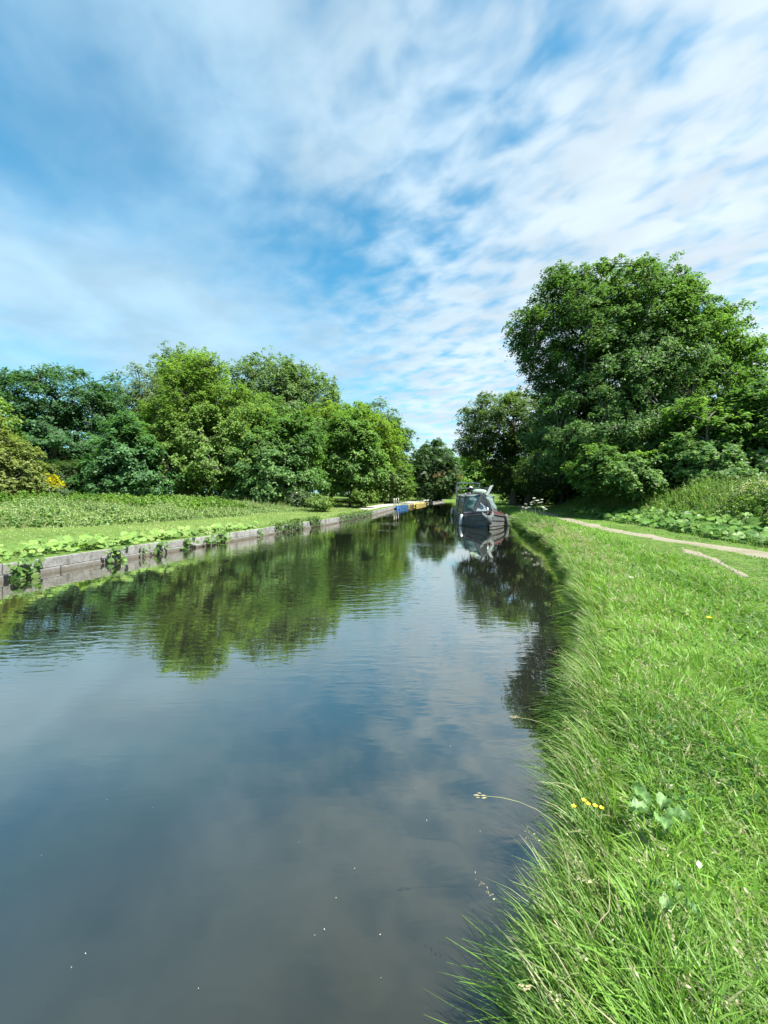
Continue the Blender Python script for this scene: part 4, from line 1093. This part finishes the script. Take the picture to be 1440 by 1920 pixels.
# cabin: tapered sides from y=3.7 to 10.6
def cabin_prof(z): return .93 - .13 * (z - .47) / (1.02)
zr, zt = 1.47, 1.56
prof = [(-.93, .46), (-.80, zr), (-.45, zt - .01), (0, zt + .015), (.45, zt - .01), (.80, zr), (.93, .46)]
MB().prism([(x, 0, z) for x, z in prof][::-1], (0, 3.7, 0), (0, 10.7, 0)).build('cabin', P_CABIN, boat, bevel=.012)
MB().prism([(x * 1.035, 0, z + .012) for x, z in prof[1:6]] + [(x * 1.0, 0, z - .02) for x, z in prof[1:6]][::-1], (0, 3.62, 0), (0, 10.8, 0)).build('roof', P_ROOF, boat, bevel=.006)
# olive lower panels and gunwale edge on the port side
for s in (-1, 1):
    MB().prism([(s * .945, 0, .49), (s * .925, 0, .78), (s * .905, 0, .78), (s * .925, 0, .49)], (0, 3.72, 0), (0, 10.68, 0)).build('lower_panel', P_GUN, boat)
    hr = MB().tube([(s * .70, 3.9, 1.60), (s * .70, 7, 1.61), (s * .70, 10.5, 1.60)], .018, 6)
    for y in (3.95, 5.6, 7.2, 8.8, 10.45): hr.tube([(s * .70, y, 1.52), (s * .70, y, 1.60)], .014, 6)
    hr.build('handrail', P_TUBE, boat, smooth=True)
    for y in (4.5, 5.5, 7.6, 9.3):
        fx = s * (cabin_prof(1.16) + .006)
        tilt = Matrix.Rotation(s * -math.atan(.13 / 1.02), 3, 'Y')
        fr = MB()
        hw, hh = .27, .17
        for (dy, dz_, a_, b_) in ((0, hh, hw + .025, .022), (0, -hh, hw + .025, .022), (hw, 0, .022, hh), (-hw, 0, .022, hh)):
            fr.box((fx + s * -dz_ * .127, y + dy, 1.18 + dz_), (.012, a_ if b_ == .022 and dz_ != 0 else .022, .022 if dz_ != 0 else hh - .02))
        f_ = fr.build('window', P_FRAME, boat)
        MB().box((fx - s * .002, y, 1.18), (.006, hw - .02, hh - .02), tilt).build('pane', P_GLASS, f_)
# mooring rope drape seen on the port cabin side
MB().tube([(-.80, 6.5, 1.55), (-.90, 6.52, 1.45), (-.97, 6.6, .9), (-1.04, 6.7, .49)], .022, 6).build('side_rope', P_BLACK, boat, smooth=True)
# cratch: triangular front frame at y=2.1, canvas to the cabin
yf = 2.05; apex = (0, yf + .05, 1.63)
fl, fr_ = (-.46, yf - .12, .70), (.46, yf - .12, .70)
def beam_quad(mb, p, q, w, th=.03, side=Vector((1, 0, 0))):
    p, q = Vector(p), Vector(q); d = (q - p).normalized(); s = d.cross(Vector((0, 1, 0))).normalized() * w
    o = Vector((0, th, 0)); v = [p - s, p + s, q + s, q - s]; v = [a - o for a in v] + [a + o for a in v]
    mb.add(v, [(0, 1, 2, 3), (7, 6, 5, 4), (0, 4, 5, 1), (1, 5, 6, 2), (2, 6, 7, 3), (3, 7, 4, 0)])
mb = MB(); beam_quad(mb, fl, apex, .075); beam_quad(mb, fr_, apex, .06)
beam_quad(mb, (-.50, yf - .13, .70), (.50, yf - .13, .70), .03)
mb.build('cratch_frame', P_CANVASD, boat)
MB().add([(-.42, yf - .07, .72), (.42, yf - .07, .72), (.02, yf + .08, 1.56), (-.02, yf + .08, 1.56)], [(0, 1, 2, 3)]).build('cratch_sheet', P_SHEET, boat, solid=.01)
# dark shape of the cabin doors behind the sheet
MB().add([(-.10, yf - .085, 1.30), (.0, yf - .07, 1.42), (.13, yf - .085, 1.28), (.17, yf - .095, 1.12), (.06, yf - .10, 1.0), (-.05, yf - .1, 1.10), (-.15, yf - .095, 1.2)], [(0, 1, 2, 3, 4, 5, 6)]).build('sheet_opening', P_CANVASD, boat, solid=.012)
for s in (-1, 1):
    # canvas side: from the frame leg back to the cabin front, with folds, and a clear panel in it
    rows, cols = 9, 8; V = []
    for i in range(rows):
        v_ = i / (rows - 1)
        for j in range(cols):
            u_ = j / (cols - 1)
            front = Vector((s * (.46 + (.0 - .46) * v_), yf - .12 + .17 * v_, .70 + .93 * v_))
            back = Vector((s * (.90 - .14 * min(1, v_ / .86) - max(0, v_ - .86) / .14 * .55), 3.72, .60 + .88 * min(1, v_ / .86) + max(0, v_ - .86) / .14 * .10))
            low = Vector((s * .93, 2.3 + 1.4 * u_, .58))
            p_ = front.lerp(back, u_)
            side_out = math.sin(math.pi * u_) * .20 * (1 - v_ * .75) * s
            fold = math.sin(u_ * 9 + v_ * 5) * .018 + math.sin(v_ * 13 - u_ * 4) * .012
            V.append((p_.x + side_out + s * fold, p_.y, p_.z + fold * .6 - .05 * math.sin(math.pi * u_) * v_))
    Fc = [(i * cols + j, i * cols + j + 1, (i + 1) * cols + j + 1, (i + 1) * cols + j) for i in range(rows - 1) for j in range(cols - 1)]
    cv = MB().add(V, Fc).build('canvas_side', P_CANVAS, boat, smooth=True, solid=.012)
    A_ = np.array(V).reshape(rows, cols, 3)
    sub = A_[1:7, 1:5].copy(); sub[..., 0] += s * .030; sub[..., 1] -= .028
    W_ = [tuple(p) for p in sub.reshape(-1, 3)]; cc_ = 4
    MB().add(W_, [(i * cc_ + j, i * cc_ + j + 1, (i + 1) * cc_ + j + 1, (i + 1) * cc_ + j) for i in range(5) for j in range(cc_ - 1)]).build('clear_panel', P_CLEAR if s < 0 else P_CANVAS, cv, smooth=True, solid=.004)
    # rolled-up canvas swag along the top edge
    sw = [(s * (.08 + .70 * t), yf + .10 + 1.6 * t, 1.61 - .10 * math.sin(math.pi * t) - .10 * t) for t in np.linspace(0, 1, 9)]
    MB().tube(sw, [.03 + .035 * math.sin(math.pi * t) for t in np.linspace(0.05, .95, 9)], 8).build('canvas_roll', P_CANVAS, cv, smooth=True)
    MB().prism([(s * .60, 0, .50), (s * .98, 0, .50), (s * .95, 0, .64), (s * .60, 0, .70)][::int(s)], (0, 1.9, 0), (0, 3.7, 0)).build('coaming', P_PURPLE, boat, bevel=.01)
MB().tube([(0, yf + .05, 1.64), (0, 3.75, 1.60)], .035, 8).build('ridge_pole', P_CANVASD, boat, smooth=True)
# stern deck hoops, chimney, bits on the roof
def hoop(y, hw, z0, z1, r=.024):
    pts = [(-hw, y, z0), (-hw, y, z1 - .12), (-hw + .035, y, z1 - .03), (-hw + .12, y, z1), (hw - .12, y, z1), (hw - .035, y, z1 - .03), (hw, y, z1 - .12), (hw, y, z0)]
    return MB().tube(pts, r, 8)
for (y, hw, z1) in ((10.5, .80, 2.40), (11.1, .84, 2.42), (10.0, .86, 2.02)):
    hoop(y, hw, .5 if y > 10.7 else 1.5, z1).build('hoop', P_TUBE, boat, smooth=True)
MB().tube([(.80, 10.0, 2.02), (1.0, 7.6, 2.0)], .018, 6).build('awning_pole', P_TUBE, boat, smooth=True)
mb = MB(); mb.lathe((-.25, 6.0, 1.56), [(.07, 0), (.07, .34), (.10, .35), (.10, .38), (.06, .42)], 12); ch = mb.build('chimney', P_BLACK, boat, smooth=False)
MB().lathe((-.25, 6.0, 1.98), [(.09, 0), (.14, .02), (.10, .07), (.02, .10)], 12).build('chimney_cap', P_WHITE, ch, smooth=True)
MB().box((.05, 4.9, 1.63), (.17, .14, .06)).build('vent_box', P_BLACK, boat, bevel=.015)
MB().lathe((.30, 4.75, 1.575), [(.07, 0), (.08, .04), (.05, .10), (.01, .12)], 10).build('mushroom_vent', P_WHITE, boat, smooth=True)

# things lying on the roof
def on_boat(x, y, z):
    v = Matrix.Rotation(R(-7.0), 3, 'Z') @ Vector((x, y, z)); return (4.90 + v.x, 18.5 + v.y, v.z)
r = empty('rolled_tarpaulin', on_boat(.28, 5.9, 1.585), 'pale mint green rolled tarpaulin lying on the roof of the narrowboat', 'tarpaulin', rz=R(-7))
mb = MB(); mb.tube([(-.42, 0, .15), (-.2, .02, .17), (.1, -.01, .16), (.38, .02, .15)], [.12, .15, .155, .12], 12); mb.tube([(-.44, .1, .08), (.40, .12, .08)], .09, 10); mb.build('roll', P_MINT, r, smooth=True)
for x in (-.2, .18): MB().lathe((x, 0, .16), [(.158, -.012), (.162, 0), (.158, .012)], 14, Matrix.Rotation(R(90), 3, 'Y')).build('tie', P_ROPE, r)
w = empty('white_louvre_panel', on_boat(.72, 4.9, 1.56), 'white ribbed slatted panel propped up at a slant on the narrowboat roof', 'panel', rz=R(-7))
mb = MB()
for k in range(9):
    z = .03 + k * .062; x = -.12 + k * .030
    mb.box((x, 0, z), (.10 + .02 * (k % 2), .05, .022), Matrix.Rotation(R(-22), 3, 'Y'))
mb.build('slats', P_WHITE, w, bevel=.006)
MB().box((-.0, .06, .27), (.022, .015, .30), Matrix.Rotation(R(26), 3, 'Y')).build('spine', P_WHITE, w)
pl = empty('roof_plank', on_boat(-.50, 5.4, 1.555), 'weathered plank with a boat hook along the left of the narrowboat roof', 'plank', rz=R(-7))
MB().box((0, 0, .06), (.10, 1.3, .022), Matrix.Rotation(R(3), 3, 'Z')).build('plank', P_WOOD, pl, bevel=.006)
MB().tube([(.06, -1.2, .10), (.0, 0, .13), (-.04, 1.4, .10)], .018, 6).build('pole', P_TUBE, pl, smooth=True)

# fenders hanging outside the hull: each a thing
def fender(x, y, z, lab, mat, tiltx=0.0, L=.26, r_=.10):
    p = on_boat(x, y, z)
    e = empty('fender', p, lab, 'fender', 'fenders hung along the narrowboat', rz=R(-7)); rt = Matrix.Rotation(tiltx, 3, 'Y')
    MB().lathe((0, 0, 0), [(.02, -L - .04), (r_ * .8, -L), (r_, -L * .75), (r_, L * .7), (r_ * .75, L), (.03, L + .05)], 12, rt).build('body', mat, e, smooth=True)
    MB().tube([rt @ Vector((0, 0, L + .03)), (.03 if x < 0 else -.03, 0, .50 - z + .02)], .012, 6).build('lanyard', P_ROPE, e, smooth=True)
fender(-1.14, 1.75, .27, 'white fender hanging at the front left shoulder of the narrowboat', P_WHITE, R(6))
fender(-1.16, 10.9, .34, 'white fender hanging near the stern on the left side of the narrowboat', P_WHITE, R(5), .22, .085)
fender(1.17, 1.9, .27, 'grey fender squeezed between the narrowboat and the right bank', P_FEND, R(-8), .28, .11)
# mooring line and stake
p0 = on_boat(.95, 1.7, .56); p1 = (7.75, 18.2, .36)
mb = MB(); mb.tube([tuple(np.array(p0) * (1 - t) + np.array(p1) * t - np.array([0, 0, .10 * math.sin(math.pi * t)])) for t in np.linspace(0, 1, 9)], .014, 6)
o = mb.build('mooring_line', P_ROPE, None, smooth=True); tag(o, 'pale mooring rope running from the narrowboat bow to the right bank', 'rope')

# ------------------------------------------------------------------ floats, posts and sign by the quay
def along(y, off):
    t = np.array([float(XL(y + .5) - XL(y - .5)), 1.0]); t /= np.linalg.norm(t); nn = np.array([t[1], -t[0]])
    p = np.array([float(XL(y)), y]) + nn * off; return p, math.atan2(t[1], t[0])
def skiff(y, L, hw, mat, lab, name, cat, grp, h=.42, seats=2):
    p, a = along(y, hw + .12)
    e = empty(name, (p[0], p[1], 0), lab, cat, grp, rz=a)
    n = 11; V = []; 
    for i in range(n):
        u = -1 + 2 * i / (n - 1); w_ = hw * (1 - abs(u) ** 3.2 * .55); s_ = h * (.88 + .16 * u * u)
        V += [(u * L, -w_, s_), (u * L * .97, -w_ * .78, -.06), (u * L * .97, w_ * .78, -.06), (u * L, w_, s_), (u * L * .95, w_ - .06, s_), (u * L * .92, w_ * .7, .06), (u * L * .92, -w_ * .7, .06), (u * L * .95, -w_ + .06, s_)]
    f = [(i * 8 + k, i * 8 + (k + 1) % 8, i * 8 + 8 + (k + 1) % 8, i * 8 + 8 + k) for i in range(n - 1) for k in range(8)] + [tuple(range(8))[::-1], tuple(range((n - 1) * 8, n * 8))]
    MB().add(V, f).build('hull', mat, e, bevel=.01)
    for q in range(seats):
        MB().box((-L * .45 + q * L * .9, 0, h * .62), (.12, hw * .86, .02)).build('seat', P_WOOD, e, bevel=.004)
    return e
skiff(41.5, .85, .42, P_BLUE, 'short blue plastic float at the left end of the row by the quay', 'blue_float', 'float', 'blue floats by the quay', .34, 0)
skiff(44.2, .85, .42, P_BLUE, 'short blue plastic float beside the yellow dinghy', 'blue_float', 'float', 'blue floats by the quay', .34, 0)
skiff(47.3, 1.3, .45, P_YEL, 'short yellow dinghy tied between the blue floats and the long yellow punt', 'yellow_dinghy', 'dinghy', None, .30, 1)
skiff(54.8, 4.6, .5, P_YEL, 'long yellow punt tied along the far quay', 'yellow_punt', 'punt', None, .32, 3)
for (y, lab) in ((42.4, 'white mooring post on the quay above the blue floats, leftmost of the three'), (43.4, 'middle one of three white mooring posts on the quay above the blue floats'), (44.6, 'white mooring post on the quay, rightmost of the three')):
    p, a = along(y, -.28); z = .41
    e = empty('mooring_post', (p[0], p[1], z), lab, 'post', 'white posts on the quay')
    MB().lathe((0, 0, 0), [(.055, -.05), (.055, .62), (.045, .68), (.01, .70)], 10).build('shaft', P_POST, e, smooth=True)
    MB().lathe((0, 0, .42), [(.07, 0), (.075, .03), (.07, .06)], 10).build('collar', P_RED, e, smooth=True)
p, a = along(56, -1.5)
e = empty('sign_post', (p[0], p[1], float(gz(p[0], p[1]))), 'round white sign on a grey post on the grass behind the quay', 'sign')
MB().tube([(0, 0, -.1), (0, 0, 1.25)], .045, 8).build('post', P_STRAKE, e, smooth=True)
MB().lathe((0, -.06, 1.38), [(.02, -.012), (.24, -.012), (.26, 0), (.24, .012), (.02, .012)], 20, Matrix.Rotation(R(90), 3, 'X') @ Matrix.Rotation(R(15), 3, 'Y')).build('disc', P_WHITE, e)

# ------------------------------------------------------------------ flowers and single plants on the right bank
def stalk_flower(x, y, h, lab, petal, n, pr, name='buttercup', cat='flower', group=None, lean=(0, 0)):
    z = float(gz(x, y)); e = empty(name, (x, y, z), lab, cat, group)
    top = Vector((lean[0], lean[1], h))
    MB().tube([(0, 0, -.02), (lean[0] * .3, lean[1] * .3, h * .5), top], [.0022, .002, .0018], 6).build('stem', M_STEM, e, smooth=True)
    V, F_ = [], []
    for k in range(n):
        t = 2 * math.pi * k / n; c, s = math.cos(t), math.sin(t); c1, s1 = math.cos(t + math.pi / n * .95), math.sin(t + math.pi / n * .95); c2, s2 = math.cos(t - math.pi / n * .95), math.sin(t - math.pi / n * .95)
        b0 = len(V)
        V += [top, top + Vector((c2 * pr * .7, s2 * pr * .7, pr * .35)), top + Vector((c * pr, s * pr, pr * .5)), top + Vector((c1 * pr * .7, s1 * pr * .7, pr * .35))]
        F_.append((b0, b0 + 1, b0 + 2, b0 + 3))
    MB().add(V, F_).build('petals', petal, e, smooth=False, solid=.0008)
    MB().lathe(top, [(.001, 0), (pr * .28, pr * .08), (pr * .22, pr * .22), (.001, pr * .28)], 8).build('centre', M_CENTRE, e, smooth=True)
M_STEM = paint('green_stem', (.09, .17, .04), .6, scale=20)
M_YP = paint('yellow_petal', (.80, .55, .02), .35, scale=30, var=.1)
M_WP = paint('white_petal', (.80, .80, .78), .5, scale=30, var=.05)
M_CENTRE = paint('flower_centre', (.62, .42, .03), .7, scale=60)
M_DRY = paint('dry_straw', (.26, .23, .13), .8, scale=20, var=.3)
M_STRAW = paint('green_straw', (.22, .24, .10), .8, scale=20, var=.3)
M_PAPER = paint('white_scrap', (.45, .46, .40), .7, scale=10, var=.1)
for (qx, qy, h, lab, ln) in ((1076, 1396, .34, 'buttercup leaning left, leftmost of the cluster by the water edge', (-.03, 0)), (1095, 1385, .37, 'largest buttercup at the top of the cluster by the water edge', (0, 0)),
                             (1103, 1393, .35, 'half hidden buttercup in the middle of the cluster by the water edge', (.01, .0)), (1116, 1402, .35, 'bright buttercup right of the middle of the cluster by the water edge', (.01, 0)),
                             (1128, 1411, .33, 'small orange-yellow buttercup at the right end of the cluster by the water edge', (.02, 0))):
    d = (EYE - .30 - h) * F / (qy - HY); stalk_flower((qx - CX) / F * d - ln[0], d, h, lab, M_YP, 5, .010, group='buttercups at the water edge', lean=ln)
d = (EYE - .42) * F / (1156 - HY); stalk_flower((1330 - CX) / F * d, d, .12, 'lone yellow dandelion in the short grass at the right', M_YP, 12, .026, 'dandelion')
d = (EYE - .42) * F / (1085 - HY); stalk_flower((1184 - CX) / F * d, d, .12, 'lone white daisy in the middle of the bright meadow grass', M_WP, 12, .034, 'daisy')
# burdock with a few broad leaves
def burdock(qx, qy, s, lab, k=5):
    d = (EYE - .36) * F / (qy - HY); x = (qx - CX) / F * d; z = float(gz(x, d)); e = empty('dock_plant', (x, d, z), lab, 'plant')
    for i in range(k):
        t = 2 * math.pi * i / k + .6; L = s * random.uniform(.8, 1.15); ns = 7; V = []
        for j in range(ns + 1):
            u = j / ns; w_ = L * .34 * math.sin(math.pi * min(1, u * .93 + .07)) ** .75
            r_ = .03 + L * u; z_ = .10 + L * .55 * math.sin(u * 2.0) - .04 * u
            for q in (-1, -.5, 0, .5, 1):
                wob = math.sin(u * 17 + q * 3 + i) * .012
                V.append((math.cos(t) * r_ - math.sin(t) * w_ * q, math.sin(t) * r_ + math.cos(t) * w_ * q, z_ + abs(q) * .05 * L / .2 + wob))
        o = MB().add(V, [(j * 5 + q, j * 5 + q + 1, j * 5 + q + 6, j * 5 + q + 5) for j in range(ns) for q in range(4)]).build('leaf', M_DOCK, e, smooth=True)
M_DOCK = None
def broad_solid(name, A, B):
    m, g_ = new_mat(name); oc = g_.n('ShaderNodeTexCoord').outputs['Object']; n1 = g_.noise(oc, 14, 5, .6)
    c = g_.mix(g_.mapr(n1, .3, .7), A + (1,), B + (1,))
    p = g_.n('ShaderNodeBsdfPrincipled', ins={'Base Color': c, 'Roughness': .5, 'Normal': bump(g_, n1, .5, .006)})
    t = g_.n('ShaderNodeBsdfTranslucent', ins={'Color': c}); mx = g_.n('ShaderNodeMixShader', ins={0: .35}); g_.t.links.new(p.outputs[0], mx.inputs[1]); g_.t.links.new(t.outputs[0], mx.inputs[2])
    finish(g_, mx.outputs[0]); return m
M_DOCK = broad_solid('dock_leaf', (.09, .20, .05), (.18, .33, .11))
burdock(1232, 1540, .085, 'broad-leaved dock plant spreading pale green leaves in the foreground grass')
burdock(1262, 1700, .045, 'small dock rosette low in the grass under the broad-leaved one', 4)
def scrap(qx, qy, s, lab, name, cat, mat, rzv, zz):
    d = (EYE - .30 - zz) * F / (qy - HY); x = (qx - CX) / F * d; z = float(gz(x, d))
    V = [(-s, -s * .5, 0), (0, -s * .65, s * .35), (s, -s * .3, .1 * s), (s * .9, s * .4, s * .3), (.1 * s, s * .5, s * .65), (-s * .8, s * .4, s * .2)]
    o = MB().add(V, [(0, 1, 4, 5), (1, 2, 3, 4)]).build(name, mat, None, solid=.001); o.location = (x, d, z + zz); o.rotation_euler = (.3, .1, rzv); tag(o, lab, cat)
scrap(1310, 1618, .013, 'scrap of white paper caught in the foreground grass', 'paper_scrap', 'litter', M_PAPER, .6, .14)
d = (EYE - .5) * F / (1720 - HY)
o = MB().tube([(0, 0, 0), (.04, .02, .03), (.07, .03, .045), (.09, .06, .06), (.10, .09, .10)], .0013, 6).build('dead_stalk', M_DRY, None, smooth=True)
o.location = ((1105 - CX) / F * d, d, .44); tag(o, 'kinked straw-coloured dead stalk lying over the foreground grass', 'stalk')
# a few cocksfoot seed heads reaching out over the water, each its own stalk
heads = [(905, 1492, .95, 'seed head on a long arching stalk reaching furthest over the water'), (967, 1345, 1.0, 'buff seed head on the water side, half way up the grass edge'), (990, 1850, 1.1, 'fat cream foxtail head at the bottom edge of the photo')]
for (qx, qy, s, lab) in heads:
    zt_ = .52 if qy < 1800 else .46
    d = (EYE - zt_) * F / (qy - HY); x = (qx - CX) / F * d
    fx = float(XR(d)) + .10; z0 = .22
    if qy > 1800: fx = x + .08
    e = empty('seed_stalk', (fx, d + .05, z0), lab, 'grass stalk', 'single seed stalks at the water edge')
    tip = Vector((x - fx, -.05, zt_ - z0)); mid_ = Vector((tip.x * .35, 0, (zt_ - z0) * .85))
    pts = [tuple(q) for q in bez(np.zeros(3), np.array(mid_), np.array(tip), 8)]
    MB().tube(pts, .0009, 5).build('stem', M_STRAW, e, smooth=True)
    mb = MB(); dirv = (Vector(pts[-1]) - Vector(pts[-2])).normalized(); q = dirv.to_track_quat('Z', 'Y').to_matrix()
    rr = random.Random(qx)
    for k in range(16):
        c = tip + dirv * (k / 16 * .045 * s - .01) + Vector([rr.gauss(0, .0028) for _ in range(3)])
        mb.lathe(c, [(.0007, -.007), (.0022, 0), (.0007, .008)], 5, q)
    mb.build('seed_head', M_DRY, e)
# cow parsley by the boat
def parsley(x, y, h, lab):
    z = float(gz(x, y)); e = empty('cow_parsley', (x, y, z), lab, 'wildflower', 'cow parsley plants by the boat')
    rr = random.Random(int(x * 1000)); st = MB(); st.tube([(0, 0, -.05), (0, 0, h * .6)], [.009, .006], 6); tops = []
    for k in range(4):
        a = rr.uniform(0, 6.28); r_ = rr.uniform(.05, .17); t = (math.cos(a) * r_, math.sin(a) * r_, h * rr.uniform(.82, 1.03)); tops.append(t)
        st.tube([(0, 0, h * rr.uniform(.3, .6)), (t[0] * .6, t[1] * .6, h * .75), t], [.005, .004, .003], 5)
    st.build('stem', M_STEM, e, smooth=True)
    for t in tops:
        n = 44; a = rng.random(n) * 6.28; r_ = .058 * rng.random(n) ** .5
        Pp = np.array(t) + np.stack([np.cos(a) * r_, np.sin(a) * r_, .012 - r_ * r_ * 3], 1)
        L = rng.uniform(.016, .03, n); V, Q, c = leaves_mesh(Pp, unit(rng.normal(size=(n, 3)) * .25 + np.array([0, -.2, 1])), L, L * .9, mixcol(n, (.72, .74, .68), (.82, .83, .78), rng.random(n), .05))
        np_mesh('umbel', V, Q, M_PETAL, c, e)
for (qx, y, h, lab) in ((987, 17.6, .80, 'white cow parsley nearest the boat, lowest of the group'), (993, 17.2, 1.05, 'white cow parsley second from the boat'), (1004, 17.0, 1.18, 'tallest white cow parsley plant in the middle of the group'),
                        (1012, 16.6, 1.08, 'white cow parsley second from the towpath side'), (1020, 16.4, .84, 'white cow parsley at the towpath end of the group')):
    parsley((qx - CX) / F * y, y, h, lab)
# rough tuft of tall grass under the cow parsley
n = 9000; y = rng.uniform(14.3, 21.5, n); x = XR(y) + edge_wiggle(y) + rng.uniform(-.05, 1.35, n) ; hh = rng.uniform(.2, .62, n) * ss(14, 15.6, y) * ss(1.7, .5, x - XR(y)) + .05
V, Q, c = blades(np.stack([x, y], 1), hh, rng.uniform(.012, .03, n), rng.normal(size=(n, 2)) * .3 - np.array([.15, 0]), rng.normal(size=(n, 2)) * .4 - np.array([.2, 0]), (.06, .14, .03), (.17, .30, .06), 3, tipf=.3)
tag(np_mesh('tall_grass', V, Q, M_GRASS, c), 'thick tuft of tall grass on the bank beside the narrowboat bow', 'grass', kind='stuff')

# floating specks on the still water
spk = [(78, 1605), (134, 1815), (160, 1790), (713, 1755), (714, 1835), (590, 1755), (630, 1685), (608, 1745), (286, 1515), (372, 1855), (665, 1630), (800, 1540), (560, 1580), (780, 1480), (900, 1560), (845, 1400), (200, 1500)]
src = None
for i, (qx, qy) in enumerate(spk):
    d = EYE * F / (qy - HY); x = (qx - CX) / F * d
    if src is None:
        s = .0015; V = [(-s * 1.6, 0, .002), (0, -s * .5, .005), (s * 1.5, 0, .003), (0, s * .6, .004)]
        o = MB().add(V, [(0, 1, 2, 3)]).build('floating_fluff', M_PAPER, None, solid=.001); src = o
    else:
        o = src.copy(); COL.objects.link(o)
    o.location = (x, d, .001); o.rotation_euler = (0, 0, i * 1.3); k = .7 + .25 * (i % 4); o.scale = (k, k, k)
    tag(o, 'tiny pale fleck of seed fluff floating on the dark water', 'seed fluff', 'flecks floating on the water')
